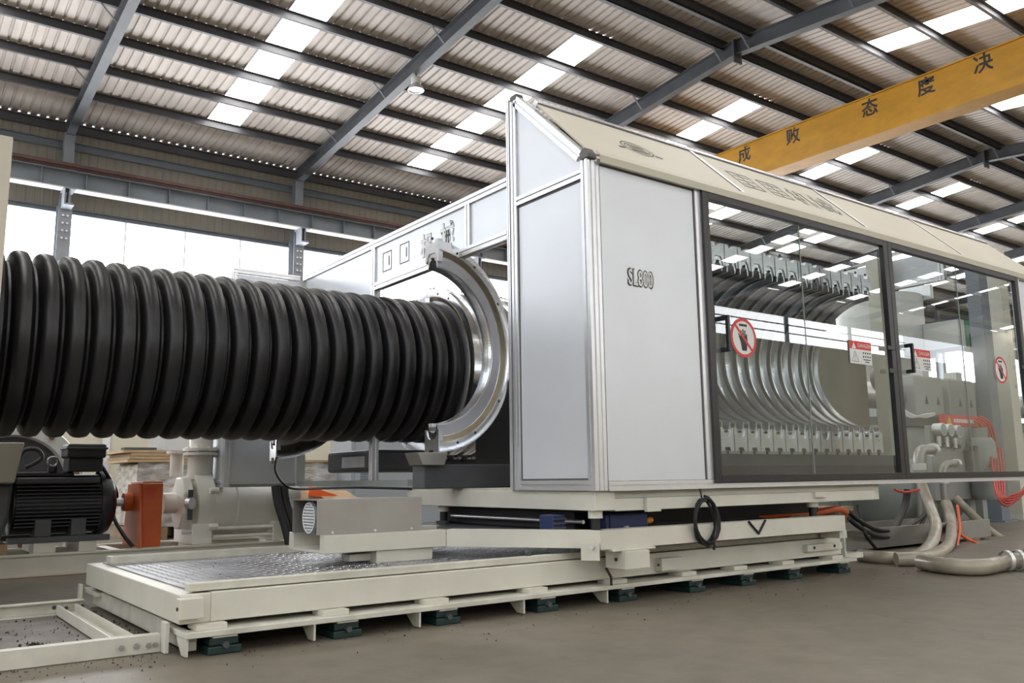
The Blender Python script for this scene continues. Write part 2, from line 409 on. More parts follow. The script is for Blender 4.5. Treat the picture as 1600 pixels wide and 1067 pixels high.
for bx in BAYX:
    c = obj('column', G().ibeam((bx, YC2, 0), (bx, YC2, 7.35), .30, .40, .016, up=(0, 1, 0)).ibeam((bx, YC2, 7.35), (bx, YC2, 9.15), .24, .26, .014, up=(0, 1, 0)), M['steel_col'], wb)
    obj('corbel', G().box(bx-.11, bx+.11, 22.30, 22.80, 7.16, 7.20).box(bx-.012, bx+.012, 22.32, 22.8, 7.20, 7.58).box(bx-.11, bx-.09, 22.32, 22.72, 7.2, 7.58).box(bx-.13, bx+.13, 22.30, 22.8, 7.56, 7.60), M['steel_col'], c)
    g = G()
    for k in range(4):
        for s in (-1, 1): g.cyl((bx+s*.05, 22.75, 7.0-.19*k), (bx+s*.05, 22.71, 7.0-.19*k), .028, 8)
    obj('bolt_set', g, M['alu'], c)
run = obj('runway_beam', G().sweep([(-.14, -.22), (.14, -.22), (.14, -.19), (.01, -.19), (.01, .2), (.17, .2), (.17, .22), (-.17, .22), (-.17, .2), (-.01, .2), (-.01, -.19), (-.14, -.19)], (-8, 22.55, 7.83), (56, 22.55, 7.83)), M['steel_lt'], wb)
obj('bottom_flange', G().box(-8, 56, 22.40, 22.70, 7.595, 7.625), M['greywhite'], run)
obj('crane_rail', G().box(-8, 56, 22.50, 22.60, 8.055, 8.17), M['rust'], run)
obj('conductor_rail', G().box(-8, 56, 22.30, 22.36, 8.12, 8.2), M['rust'], run)
st = piece('stiffener', G().box(-.008, .008, 22.42, 22.54, 7.64, 8.03), M['steel_lt'])
for k in range(62): share('stiffener', st, run, tuple(Vector((-7+k*.98, 0, 0))-parent_loc(run)))
k = 1
for bx in BAYX[:-1]:
    x0, x1 = bx+.0, bx+6
    wd = setting('window_%d' % k, (bx, YW, 1.9)); k += 1
    for j in range(4):
        a, b = x0+j*1.5, x0+j*1.5+1.5
        obj('pane', G().box(a+.018, b-.018, YW-.01, YW+.01, 1.95, 7.17), M['windowpane'], wd)
        obj('mullion', G().box(a-.018, a+.018, YW-.02, YW+.02, 1.9, 7.2), M['white'], wd)
    obj('sill', G().box(x0, x1, YW-.06, YW+.03, 1.88, 1.95), M['white'], wd)
# other walls
wr = setting('wall_front', (0, YW2, 0))
obj('cladding_sheet', G().box(-16, 62, YW2-.05, YW2, 0, 7.6), M['creamwall'], wr); obj('cladding_sheet', G().box(-16, 62, YW2-.05, YW2, 9.0, 9.8), M['clad'], wr)
for bx in BAYX[:-1]:
    wd = setting('window_%d' % k, (bx, YW2, 8)); k += 1
    obj('pane', G().box(bx+.16, bx+5.84, YW2-.03, YW2-.01, 7.62, 8.98), M['windowpane'], wd)
    for z in (8.1, 8.55): obj('glazing_bar', G().box(bx, bx+6, YW2-.01, YW2+.04, z-.03, z+.03), M['steel_lt'], wd)
    obj('mullion', G().box(bx-.16, bx+.16, YW2-.04, YW2+.06, 7.6, 9.0), M['steel_lt'], wd)
wl = setting('wall_left', (-14, 0, 0))
obj('cladding_sheet', G().box(-14.05, -14, -23, 24, 4.6, 11), M['clad'], wl); obj('cladding_sheet', G().box(-14.05, -14, -23, 24, 0, 2.4), M['creamwall'], wl)
obj('cladding_sheet', G().box(-14.05, -14, -23, 24, 2.4, 2.9), M['clad'], wl)
for j in range(8):
    if j % 2: obj('cladding_sheet', G().box(-14.05, -14, -22+j*5.8-.4, -22+j*5.8+5.4, 2.9, 4.6), M['clad'], wl); continue
    wd = setting('window_%d' % k, (-14, -22+j*5.8, 2.9)); k += 1
    obj('pane', G().box(-14.03, -14.01, -22+j*5.8, -22+j*5.8+5.4, 2.95, 4.55), M['windowpane'], wd)
    obj('mullion', G().box(-14.05, -13.98, -22+j*5.8-.4, -22+j*5.8, 2.9, 4.6), M['steel_lt'], wd)
obj('wall_right', G().box(60, 60.05, -23, 24, 0, 11), M['creamwall'], kind='structure')

# ------------------------------------------------------------------ crane girder
gx = 17.72
cr = thing('crane_girder', 'long yellow overhead crane girder with black stencilled characters', 'crane', (gx+.25, 12, 8.15))
obj('web', G().box(gx, gx+.5, 1.6, 22.3, 8.15, 9.04), M['yellow'], cr, bevel=.01)
obj('bottom_flange', G().box(gx-.03, gx+.53, 1.6, 22.3, 8.10, 8.148), M['yellow'], cr)
obj('top_flange', G().box(gx-.03, gx+.53, 1.6, 22.3, 9.042, 9.07), M['yellow'], cr)
obj('end_carriage', G().box(gx-1.2, gx+1.7, 22.4, 22.7, 8.17, 8.55), M['yellow'], cr, bevel=.02)
obj('end_carriage', G().box(gx-1.2, gx+1.7, .9, 1.5, 8.17, 8.55), M['yellow'], cr, bevel=.02)
for ch, px, py, hpx in (('成', 1163, 241, 28), ('败', 1239, 212, 30), ('态', 1359, 167, 31), ('度', 1447, 134, 34), ('决', 1536, 98, 33)):
    p = at(0, gx, px, py)
    text('character', ch, p, (0, -1, 0), (0, 0, 1), (-1, 0, 0), .40, .41, M['ink'], cr, offset=.02, depth=.004)

# high bay lamp
p = at(0, 9.41, 650, 108); lx, ly = p.x, p.y
LS = .72
lp = thing('high_bay_lamp', 'round high bay lamp hanging from a roof rafter', 'lamp', (lx, ly, zroof(ly)-1.05))
zt = zroof(ly)-.55
obj('stem', G().cyl((lx, ly, zt), (lx, ly, zt-.074), .03, 10), M['steel_lt'], lp)
obj('housing', G().lathe([(0.000, -0.075), (0.098, -0.075), (0.112, -0.105), (0.112, -0.225), (0.083, -0.240)], (lx, ly, zt), (0, 0, 1), 20), M['greywhite'], lp)
obj('reflector', G().lathe([(0.090, -0.240), (0.165, -0.315), (0.188, -0.390), (0.176, -0.390), (0.150, -0.323), (0.075, -0.251)], (lx, ly, zt), (0, 0, 1), 24), M['alu'], lp)
obj('lens', G().cyl((lx, ly, zt-.36), (lx, ly, zt-.37), .165, 24), M['white'], lp)

# ------------------------------------------------------------------ base platform on the floor
bp_ = thing('base_platform', 'low cream steel base platform with checker plate deck on the floor', 'machine base', (2.7, 3.6, 0))
X0, X1, YF, YK = .851, 4.53, 2.957, 4.42
obj('front_beam', G().box(X0+.10, X1, YF, YF+.10, .097, .192), M['cream'], bp_, bevel=.004)
obj('end_beam', G().box(X0, X0+.10, YF, YK, .097, .190), M['cream'], bp_, bevel=.004)
obj('back_beam', G().box(X0+.10, X1, YK-.10, YK, .097, .190), M['cream'], bp_, bevel=.004)
obj('end_beam', G().box(X1-.10, X1, YF+.101, YK-.101, .097, .190), M['cream'], bp_, bevel=.004)
obj('deck_plate', G().box(X0+.055, X1-.12, YF+.05, YK-.06, .1905, .195), M['checker'], bp_)
g = G()
random.seed(3)
for i in range(92):
    for j in range(34):
        x = X0+.09+i*.036; y = YF+.09+j*.036+(.018 if i % 2 else 0); a = PI/4 if (i+j) % 2 else -PI/4
        c, sn = math.cos(a), math.sin(a); u = Vector((c, sn, 0))*.0135; v = Vector((-sn, c, 0))*.0042; o_ = Vector((x, y, .1951)); t_ = Vector((0, 0, .0016))
        g.add([o_-u, o_-v, o_+u, o_+v, o_-u*.6+t_, o_+u*.6+t_], [(0, 1, 5, 4), (1, 2, 5), (2, 3, 4, 5), (3, 0, 4)])
obj('tread_pattern', g, M['tread'], bp_, recalc=False, kind='stuff')
obj('rail_strip', G().box(X0+.03, X1-.03, YF+.015, YF+.055, .1955, .222), M['cream_dirty'], bp_, bevel=.003)
g = G().box(X0+.06, X1-.03, YK-.19, YK-.175, .1955, .226).box(X0+.06, X1-.03, YK-.12, YK-.105, .1955, .226).box(X0+.06, X0+.075, YK-.175, YK-.12, .1955, .226)
obj('guide_channel', g, M['cream_dirty'], bp_)
sb = obj('stop_block', G().box(X0-.012, X0+.065, YF-.045, YF-.001, .117, .182), M['cream'], bp_, bevel=.003)
obj('bolt', G().cyl((X0-.016, YF-.025, .15), (X0-.0121, YF-.025, .15), .006, 8), M['ink'], sb)
sb = obj('stop_block', G().box(3.02, 3.16, YF-.045, YF-.001, .112, .17), M['cream'], bp_, bevel=.003)
obj('bolt', G().cyl((3.015, YF-.025, .14), (3.0199, YF-.025, .14), .006, 8), M['ink'], sb)
sb = obj('stop_bracket', G().box(4.17, 4.50, YF-.03, YF-.001, .13, .168), M['cream'], bp_, bevel=.002)
obj('bolt', G().cyl((4.23, YF-.034, .15), (4.23, YF-.0301, .15), .008, 8).cyl((4.42, YF-.034, .15), (4.42, YF-.0301, .15), .008, 8), M['ink'], sb)
obj('sole_plate', G().box(X0+.005, X1+.05, YF-.065, YF+.2, .060, .078), M['cream_dirty'], bp_, bevel=.002)
obj('sole_plate', G().box(X0+.005, X1+.05, YK-.2, YK+.06, .060, .078), M['cream_dirty'], bp_, bevel=.002)
obj('lower_end_beam', G().box(X0+.03, X0+.06, YF+.0, YK-.02, .012, .078), M['cream_dirty'], bp_, bevel=.002)
pad = piece('spacer_pad', G().box(-.05, .05, -.04, .05, .0785, .0965), M['cream'])
gus = piece('gusset', G().plate([(0, .0595), (.10, .0595), (.10, .045), (.045, .005), (.0, .005)], (0, 0, 0), (0, 1, 0), (0, 0, 1), (1, 0, 0), .008), M['cream_dirty'])
JX = [.985, 1.42, 1.84, 2.33, 2.79, 3.25, 3.63, 4.02, 4.47]
for i, x in enumerate(JX):
    share('spacer_pad', pad, bp_, (x-.04-2.7, YF-.0-3.6, 0))
    if i < 5: share('gusset', gus, bp_, (x-(.13 if i else .125)-2.7, YF-.055-3.6, 0))
for i, (a, b) in enumerate(((YF-.075, YF-.055), (YK-.0, YK+.02))):
    if i == 0: a, b = 3.02, 3.045
    obj('end_tab', G().box(X0-.022, X0-.010, a-.0, b+.03, .002, .098), M['cream'], bp_, bevel=.001)
ordn = ['first', 'second', 'third', 'fourth', 'fifth', 'sixth', 'seventh', 'eighth', 'ninth', 'tenth', 'eleventh', 'twelfth', 'thirteenth', 'fourteenth', 'fifteenth', 'sixteenth', 'seventeenth', 'eighteenth', 'nineteenth', 'twentieth']
def wedge(x, y, label):
    t = thing('levelling_wedge', label, 'machine mount', (x, y, 0), 'levelling wedges under the base platform')
    obj('lower_body', G().box(x-.055, x+.055, y, y+.15, 0, .026), M['green'], t, bevel=.004)
    obj('upper_body', G().box(x-.048, x+.048, y+.01, y+.14, .0265, .052), M['green'], t, bevel=.004)
    obj('adjusting_screw', G().cyl((x, y+.012, .03), (x, y-.012, .03), .011, 8), M['motorgrey'], t)
    obj('top_shim', G().box(x-.04, x+.04, y+.0, y+.12, .0525, .0598), M['cream'], t)
for i, x in enumerate(JX):
    wedge(x, YF-.055, 'dark green cast levelling wedge, %s from the checker plate end of the base' % ordn[i])

# ------------------------------------------------------------------ floor frame of channels on the left
ff = thing('floor_channel_frame', 'cream steel channel frame bolted together flat on the floor', 'frame', (.3, 3.6, 0))
def fchan(y, x1, flip):
    s = -1 if flip else 1
    g = G().sweep([(0, .002), (.045*s, .002), (.045*s, .008), (.006*s, .008), (.006*s, .053), (.045*s, .053), (.045*s, .058), (0, .058)], (-1.2, y, 0), (x1, y, 0))
    c = obj('side_channel', g, M['cream_dirty'], ff)
    return c
c = fchan(3.072, X0-.023, True)
for px, py in ((190, 1012), (213, 1009), (232, 1008), (243, 1007)):
    p = at(1, 3.072, px, py); obj('bolt', G().cyl((p.x, 3.0719, p.z), (p.x, 3.064, p.z), .0085, 6), M['stainless'], c)
c = fchan(4.238, X0-.045, False)
for px, py in ((84, 949), (103, 950), (128, 947)):
    p = at(1, 4.238, px, py); obj('bolt', G().cyl((p.x, 4.2379, p.z), (p.x, 4.230, p.z), .009, 6), M['motorgrey'], c)
obj('cross_channel', G().sweep([(0, .004), (.075, .004), (.075, .045), (.069, .045), (.069, .01), (.006, .01), (.006, .045), (0, .045)], (.70, 3.12, 0), (.70, 4.19, 0)), M['cream'], ff)
obj('floor_sheet', G().box(-1.2, .69, 3.13, 4.18, .001, .0035), mat('oily_sheet', (.20, .175, .16), .6, 0, .35, 7), ff)

# ------------------------------------------------------------------ cross carriage
ca = thing('cross_carriage', 'cream L-shaped carriage riding on the base platform under the machine', 'machine carriage', (2.9, 3.6, .2))
ZA, ZB = .249, .324
def wallbeam(pts, t, z0, z1):
    g = G()
    for (a, b) in zip(pts[:-1], pts[1:]):
        a, b = Vector((*a, 0)), Vector((*b, 0)); d = (b-a).normalized(); nrm = Vector((-d.y, d.x, 0))
        v = [a, b, b+nrm*t, a+nrm*t]
        g.add([(p.x, p.y, z) for z in (z0, z1) for p in v], [(3, 2, 1, 0), (4, 5, 6, 7), (0, 1, 5, 4), (1, 2, 6, 5), (2, 3, 7, 6), (3, 0, 4, 7)])
    return g
obj('arm_beam', wallbeam([(1.555, 3.41), (2.14, 3.395)], .05, ZA, ZB), M['cream'], ca, bevel=.002)
obj('arm_beam', wallbeam([(1.555, 3.735), (2.3, 3.735)], .05, ZA, ZB), M['cream'], ca, bevel=.002)
obj('arm_floor', G().box(1.556, 2.14, 3.455, 3.74, ZA, ZA+.012), M['cream'], ca)
obj('diagonal_beam', wallbeam([(2.141, 3.394), (2.545, 2.806)], .06, ZA, ZB), M['cream'], ca)
obj('front_beam', wallbeam([(2.546, 2.805), (4.353, 2.805)], .08, .243, ZB), M['cream'], ca)
obj('end_beam', G().box(4.27, 4.353, 2.886, 4.2, .243, .32), M['cream'], ca)
obj('end_foot', G().box(4.33, 4.40, 2.83, 2.95, .20, .243).box(4.36, 4.40, 2.95, 3.2, .1955, .30), M['cream_dirty'], ca)
obj('deck', G().plate([(2.18, 3.46), (2.62, 2.89), (4.26, 2.89), (4.26, 4.25), (2.18, 4.25)], (0, 0, .296), (1, 0, 0), (0, 1, 0), (0, 0, 1), .01), M['motorgrey'], ca)  # dark grey colour stands in for the shade under the table
obj('slide_pad', G().box(1.80, 2.08, 3.415, 3.55, .1955, .2485).box(1.70, 1.80, 3.47, 3.53, .205, .235), M['cream'], ca, bevel=.002)
obj('slide_pad', G().box(1.80, 2.08, 3.62, 3.76, .1955, .2485), M['cream'], ca, bevel=.002)
br = obj('guide_bracket', G().plate([(-.04, .20), (.04, .20), (.04, .272), (-.04, .272)], (2.515, 2.838, 0), (.566, -.824, 0), (0, 0, 1), (-.824, -.566, 0), .012), M['cream'], ca)
obj('bolt', G().cyl((2.515, 2.82, .255), (2.495, 2.81, .255), .008, 8), M['alu'], br)
hb = obj('hold_down_bracket', G().box(2.60, 2.86, 2.79, 2.95, .232, .2425).box(2.655, 2.80, 2.77, 2.90, .155, .2318), M['cream'], ca, bevel=.003)
obj('bolt_hole', G().cyl((2.651, 2.83, .195), (2.6549, 2.83, .195), .008, 8), M['ink'], hb)
obj('cable_tail', G().tube([(2.62, 2.86, .16), (2.64, 2.85, .12), (2.64, 2.85, .085)], .006, 6), M['black'], hb)
# wheels between carriage and rail
for x in (2.3, 3.6, 4.2):
    obj('wheel', G().cyl((x, 2.985, .2335), (x, 3.01, .2335), .0112, 14), M['motorgrey'], ca)
# motor cover with gear motor
mc = thing('drive_motor_cover', 'grey stainless sheet cover over the drive motor on the carriage arm', 'motor cover', (1.78, 3.56, .325))
obj('front_sheet', G().box(1.53, 2.035, 3.434, 3.438, .325, .47), M['stainless'], mc)
obj('back_sheet', G().box(1.53, 2.035, 3.686, 3.690, .325, .47), M['stainless'], mc)
obj('top_sheet', G().box(1.53, 2.035, 3.4385, 3.6855, .466, .470), M['stainless'], mc)
g = G()
for x in (1.60, 1.80, 1.98): g.cyl((x, 3.4335, .334), (x, 3.428, .334), .006, 6)
obj('screw_set', g, M['alu'], mc)
gm = thing('drive_motor', 'small blue grey gear motor with round fan grille inside the sheet cover', 'motor', (1.75, 3.565, .325))
obj('body', G().cyl((1.60, 3.565, .392), (1.95, 3.565, .392), .063, 24), M['motorgrey'], gm)
obj('mounting_foot', G().box(1.68, 1.90, 3.52, 3.61, .325, .345), M['motorgrey'], gm)
obj('fan_cowl', G().lathe([(.068, .08), (.068, 0.0), (.060, -.006), (.0, -.006)], (1.56, 3.565, .392), (1, 0, 0), 28), M['greycab'], gm)
fg = G()
fg.lathe([(.060, -.003), (.060, 0), (.066, 0), (.066, -.003), (.060, -.003)], (1.5525, 3.565, .392), (1, 0, 0), 28)
for k in range(-4, 5):
    h = math.sqrt(max(0, .058**2-(k*.0125)**2)); fg.box(1.5495, 1.5525, 3.565-h, 3.565+h, .392+k*.0125-.003, .392+k*.0125+.003)
obj('fan_grille', fg, M['white'], gm)

# ------------------------------------------------------------------ upper frame (table)
uf = thing('machine_table', 'cream steel table frame carrying the enclosure above the carriage', 'machine table', (3.6, 3.5, .4))
obj('end_beam', G().box(2.54, 2.66, 2.83, 4.45, .405, .488), M['cream'], uf, bevel=.003)
obj('front_beam', G().box(2.661, 4.72, 2.835, 2.95, .400, .455), M['cream'], uf, bevel=.003)
obj('front_ledge', G().box(2.661, 4.72, 2.86, 3.1, .456, .488), M['cream'], uf)
obj('back_beam', G().box(2.661, 4.72, 4.30, 4.45, .400, .488), M['cream'], uf)
obj('end_beam', G().box(4.721, 4.80, 2.86, 4.45, .400, .488), M['cream'], uf)
obj('cleat', G().box(2.84, 2.93, 2.815, 2.834, .392, .455), M['cream'], uf, bevel=.002)
obj('cleat', G().box(4.12, 4.22, 2.82, 2.834, .425, .455), M['cream'], uf, bevel=.002)
obj('table_plate', G().box(2.545, 4.79, 2.96, 4.44, .4885, .500), M['cream_dirty'], uf)
for x, y in ((2.585, 2.88), (2.60, 4.15), (4.2, 2.9), (4.2, 4.15)):
    j = obj('jack_collar', G().cyl((x, y, .372), (x, y, .4045), .032, 16), M['cream'], uf)
    obj('jack_screw', G().cyl((x, y, .3065), (x, y, .3719), .021, 12), M['black'], j)
    obj('jack_flange', G().cyl((x, y, .3062), (x, y, .322), .042, 12), M['motorgrey'], j)
g = G().cyl((2.45, 3.9, .36), (2.45, 2.98, .36), .008, 8)
obj('drive_shaft', G().cyl((2.62, 4.1, .35), (2.62, 3.0, .35), .009, 10), M['alu'], uf)
du = thing('shade_filler', 'black block added to darken the gap between carriage and table', 'shade filler', (3.6, 3.6, .306))  # added black block and strip, no real machinery: they deepen the under-table shade
obj('housing', G().box(2.65, 4.52, 3.10, 4.25, .3065, .398), M['black'], du, bevel=.006)
obj('shade_strip', G().box(3.1, 4.5, 3.07, 3.099, .33, .385), M['black'], du)
# screw jack gearbox
gb = thing('jack_gearbox', 'dark blue screw jack gearbox under the table corner', 'gearbox', (2.86, 2.98, .306))
obj('housing', G().box(2.72, 2.96, 2.93, 3.06, .3065, .385), M['blue'], gb, bevel=.01)
obj('flange', G().box(2.70, 2.719, 2.935, 3.055, .308, .38), M['blue'], gb, bevel=.004)
obj('plug', G().cyl((2.96, 2.98, .335), (3.03, 2.98, .345), .015, 10), M['amber'], gb)
obj('bolt', G().box(2.80, 2.82, 2.915, 2.929, .312, .328), M['alu'], gb)
cb = thing('shaft_coupling', 'dark blue clamp coupling on the jack drive shaft', 'coupling', (2.47, 3.05, .306))
obj('shell', G().box(2.46, 2.53, 3.02, 3.12, .3065, .385), M['blue'], cb, bevel=.006)
g = G()
for z in (.325, .345, .365): g.box(2.458, 2.532, 3.015, 3.0199, z, z+.008)
obj('fin_set', g, M['motorgrey'], cb)
# slide rails and mould carriers on the table
for i, y in enumerate((3.25, 4.02)):
    t = thing('slide_rail', ('ground steel slide rail on the table, nearer of two' if i == 0 else 'ground steel slide rail on the table, farther of two'), 'rail', (3.6, y, .5005))
    obj('rail', G().box(2.60, 4.7, y-.03, y+.03, .5008, .522), M['motorgrey'], t)
    obj('rod', G().cyl((2.56, y, .548), (4.6, y, .548), .014, 12), M['alu'], t)
    for x in (2.75, 3.3, 3.9): obj('carrier_block', G().box(x-.05, x+.05, y-.035, y+.035, .5225, .58), M['cream_dirty'], t, bevel=.003)

# ------------------------------------------------------------------ enclosure cabin in front
YC, XF = 2.805, 2.523
en = thing('machine_enclosure', 'tall silver panelled enclosure with glazed sliding doors and sloping cream roof', 'machine enclosure', (5, 3.1, .49))
XE = 7.42; ZE1, ZR, YRg = 1.985, 2.43, 3.245
S = .045; h = S/2
obj('corner_post', G().prof((XF+h, YC+h, .491), (XF+h, YC+h, 1.985), S, up=(1, 0, 0)), M['alu'], en)
obj('corner_post', G().prof((XF+h, 3.386-h, .491), (XF+h, 3.386-h, 2.49), S, up=(1, 0, 0)), M['alu'], en)
obj('corner_post', G().prof((XF+h, 3.3625+S+.001, .491), (XF+h, 3.3625+S+.001, 2.488), S*.55, S, up=(1, 0, 0)), M['alu'], en)
obj('side_post', G().prof((XF+h+S*.8, YC+h, .491), (XF+h+S*.8, YC+h, 1.985), S*.6, S, up=(1, 0, 0)), M['alu'], en)
obj('sloping_rail', G().prof((XF+h, YC+.055, 2.012), (XF+h, 3.345, 2.462), S*1.15, S, up=(1, 0, 0)), M['alu'], en)
obj('mid_rail', G().prof((XF+h, YC+S, 1.924), (XF+h, 3.341, 1.924), S, up=(0, 0, 1)), M['alu'], en)
obj('bottom_rail', G().prof((XF+h, YC+S, .514), (XF+h, 3.341, .514), S, up=(0, 0, 1)), M['alu'], en)
obj('side_panel', G().box(XF+.012, XF+.02, YC+S+.002, 3.34, .538, 1.90), M['panel'], en)
obj('side_panel', G().plate([(YC+S+.002, 1.948), (3.34, 1.948), (3.34, 2.43), (YC+S+.002, 1.998)], (XF+.012, 0, 0), (0, 1, 0), (0, 0, 1), (1, 0, 0), .008), M['panel'], en)
seal = G().box(XF+.0105, XF+.0119, YC+S+.002, 3.34, .5365, .545).box(XF+.0105, XF+.0119, 3.334, 3.34, .5451, 1.89).box(XF+.0105, XF+.0119, YC+S+.002, 3.34, 1.8905, 1.90)
obj('panel_seal', seal, M['rubbercap'], en)
cap = G().plate([(-.01, 0), (.05, 0), (.05, .03), (.035, .055), (.015, .055), (-.01, .02)], (XF-.004, YC-.005, 1.985), (0, 1, 0), (0, 0, 1), (1, 0, 0), .055)
obj('corner_cap', cap, M['rubbercap'], en, bevel=.006)
obj('corner_cap', G().box(XF-.003, XF+.05, 3.325, 3.39, 2.462, 2.502), M['rubbercap'], en, bevel=.012)
# front: panel, second post, bottom rail
obj('top_rail', G().prof((XF+.083, YC+h+.012, 1.997), (XE, YC+h+.012, 1.997), .03, .022), M['alu'], en)
obj('front_panel', G().box(XF+.088, 3.25, YC+.012, YC+.02, .532, 1.984), M['panel'], en)
g = G().box(3.240, 3.2495, YC+.0105, YC+.0119, .532, 1.970).box(XF+.088, 3.2495, YC+.0105, YC+.0119, 1.970, 1.982)
obj('panel_seal', g, M['rubbercap'], en)
obj('door_post', G().prof((3.271, YC+h, .532), (3.271, YC+h, 1.985), S*.9, S, up=(1, 0, 0)), M['alu'], en)
obj('bottom_rail', G().prof((XF+.083, YC+h, .5095), (3.29, YC+h, .5095), S, .042, up=(0, 0, 1)), M['alu'], en)
obj('sill_rail', G().prof((3.2905, YC+h, .5005), (XE, YC+h, .5005), S, .022, up=(0, 0, 1)), M['alu'], en)
obj('end_panel', G().box(6.83, XE, YC+.012, YC+.02, .532, 1.962), M['panel'], en)
obj('door_post', G().prof((6.80, YC+h, .514), (6.80, YC+h, 1.985), S, up=(1, 0, 0)), M['alu'], en)
# roof panels
def roofpt(x, t, out=0):   # t 0 eave .. 1 ridge, out along the slope normal
    y = YC-.012+(YRg-YC+.012)*t; z = 1.990+(ZR-1.990)*t
    nn = Vector((0, -.71, .70)); return Vector((x, y, z))+nn*out
cutsx = [XF+.03, 3.70, 4.89, 6.10, 7.30]
for i in range(4):
    a, b = cutsx[i]+.008, cutsx[i+1]-.008
    top_b = b if i < 3 else b
    g = G().add([roofpt(a, .06), roofpt(b, .06), roofpt(top_b, .93), roofpt(a, .93), roofpt(a, .06, .008), roofpt(b, .06, .008), roofpt(top_b, .93, .008), roofpt(a, .93, .008)],
                [(0, 3, 2, 1), (4, 5, 6, 7), (0, 1, 5, 4), (1, 2, 6, 5), (2, 3, 7, 6), (3, 0, 4, 7)])
    obj('roof_panel', g, M['roofpanel'], en)
    if i: obj('roof_divider', G().beam(roofpt(cutsx[i], .04, .004), roofpt(cutsx[i], .98, .004), .03, .016, up=(0, -.71, .7)), M['alu'], en); obj('roof_seam', G().beam(roofpt(cutsx[i]-.018, .05, .009), roofpt(cutsx[i]-.018, .95, .009), .007, .004, up=(0, -.71, .7)), M['rubbercap'], en)
obj('ridge_rail', G().prof(roofpt(XF+.05, .98), roofpt(7.30, .98), .035, .03, up=(0, -.7, .7)), M['alu'], en)
obj('ridge_seam', G().beam(roofpt(XF+.07, .935, .009), roofpt(7.28, .935, .009), .010, .004, up=(0, -.7, .7)), M['rubbercap'], en)
obj('eave_trim', G().sweep([(0, 0), (.0, -.035), (.004, -.035), (.006, 0), (-.02, .03), (-.024, .028)], (XF+.07, YC-.012, 2.012), (XE, YC-.012, 2.012)), M['roofpanel'], en)
hip = G().add([roofpt(7.30, 1), roofpt(7.30, 0.03), Vector((7.75, 2.99, 2.0)), Vector((7.75, 3.4, 2.05))], [(0, 1, 2, 3)])
obj('roof_panel', G().add([roofpt(7.302, .97), roofpt(7.302, .03), (7.62, 2.80, 1.985), (7.62, 3.25, 2.20), roofpt(7.302, .97, -.01), roofpt(7.302, .03, -.01), (7.62, 2.80, 1.975), (7.62, 3.25, 2.19)], [(0, 1, 2, 3), (7, 6, 5, 4), (0, 4, 5, 1), (1, 5, 6, 2), (2, 6, 7, 3), (3, 7, 4, 0)]), M['roofpanel'], en)
# lettering
UF, VF, NF = (1, 0, 0), (0, 0, 1), (0, -1, 0)
pS = at(1, YC, 1003.5, 434.5)
text('lettering_outline', 'SL800', (pS.x, YC+.0115, pS.z), UF, VF, NF, .172, .088, M['ink'], en, offset=.045, depth=.0012)
text('lettering', 'SL800', (pS.x, YC+.0115, pS.z), UF, VF, NF, .158, .076, M['white'], en, offset=.012, depth=.0024)
un = Vector((0, YRg-YC+.012, ZR-1.99)).normalized(); nn = Vector((0, -un.z, un.y))
def ring2d(rx, rz, wd, n=28):
    return [(rx*math.cos(2*PI*i/n), rz*math.sin(2*PI*i/n)) for i in range(n)], [((rx-wd)*math.cos(2*PI*i/n), (rz-wd)*math.sin(2*PI*i/n)) for i in range(n)]
em = G(); ec = roofpt(3.06, .50, .0095)
def ringon(g, c, rx, rz, wd, u, v, nrm, a0=0, a1=2*PI, n=28):
    for i in range(n):
        a, b = a0+(a1-a0)*i/n, a0+(a1-a0)*(i+1)/n
        p = [c+Vector(u)*((rx-o)*math.cos(t))+Vector(v)*((rz-o)*math.sin(t))+Vector(nrm)*.0008 for t, o in ((a, 0), (b, 0), (b, wd), (a, wd))]
        g.add(p, [(0, 1, 2, 3)])
ringon(em, ec, .110, .075, .006, UF, un, nn); ringon(em, ec, .086, .054, .005, UF, un, nn)
for dz in (-.026, 0, .026): em.plate([(-.06, dz-.005), (.06, dz-.005), (.048, dz+.003), (-.048, dz+.003)], ec, UF, un, nn, .0008)
for sgn in (-1, 1): em.plate([(sgn*.107, -.04), (sgn*.15, -.05), (sgn*.16, -.04), (sgn*.112, -.03)], ec, UF, un, nn, .0008)
obj('emblem', em, M['ink'], en)
def outline_plate(g, c, wd, ht, lw, u, v, nrm):
    for a0, a1, b0, b1 in ((-wd/2, wd/2, -ht/2, -ht/2+lw), (-wd/2, wd/2, ht/2-lw, ht/2), (-wd/2, -wd/2+lw, -ht/2+lw, ht/2-lw), (wd/2-lw, wd/2, -ht/2+lw, ht/2-lw)):
        g.plate([(a0, b0), (a1, b0), (a1, b1), (a0, b1)], c, u, v, nrm, .0008)
for k, x in enumerate((3.93, 4.20)):
    g = G(); c = roofpt(x, .5, .0095); outline_plate(g, c, .19, .19, .005, UF, un, nn)
    for d in (-.05, 0, .05): g.plate([(-.07, d-.002), (.07, d-.002), (.07, d+.002), (-.07, d+.002)], c, UF, un, nn, .0008)
    g.plate([(-.002, -.085), (.002, -.085), (.002, .085), (-.002, .085)], c, UF, un, nn, .0008)
    obj('character', g, M['ink'], en)
for x, ch in ((4.46, '机'), (4.70, '械')):
    c = roofpt(x, .5, .0085)
    text('character_outline', ch, c, UF, un, nn, .21, .21, M['ink'], en, offset=.03, depth=.001)
    text('character', ch, c, UF, un, nn, .20, .20, M['roofpanel'], en, offset=.004, depth=.002)
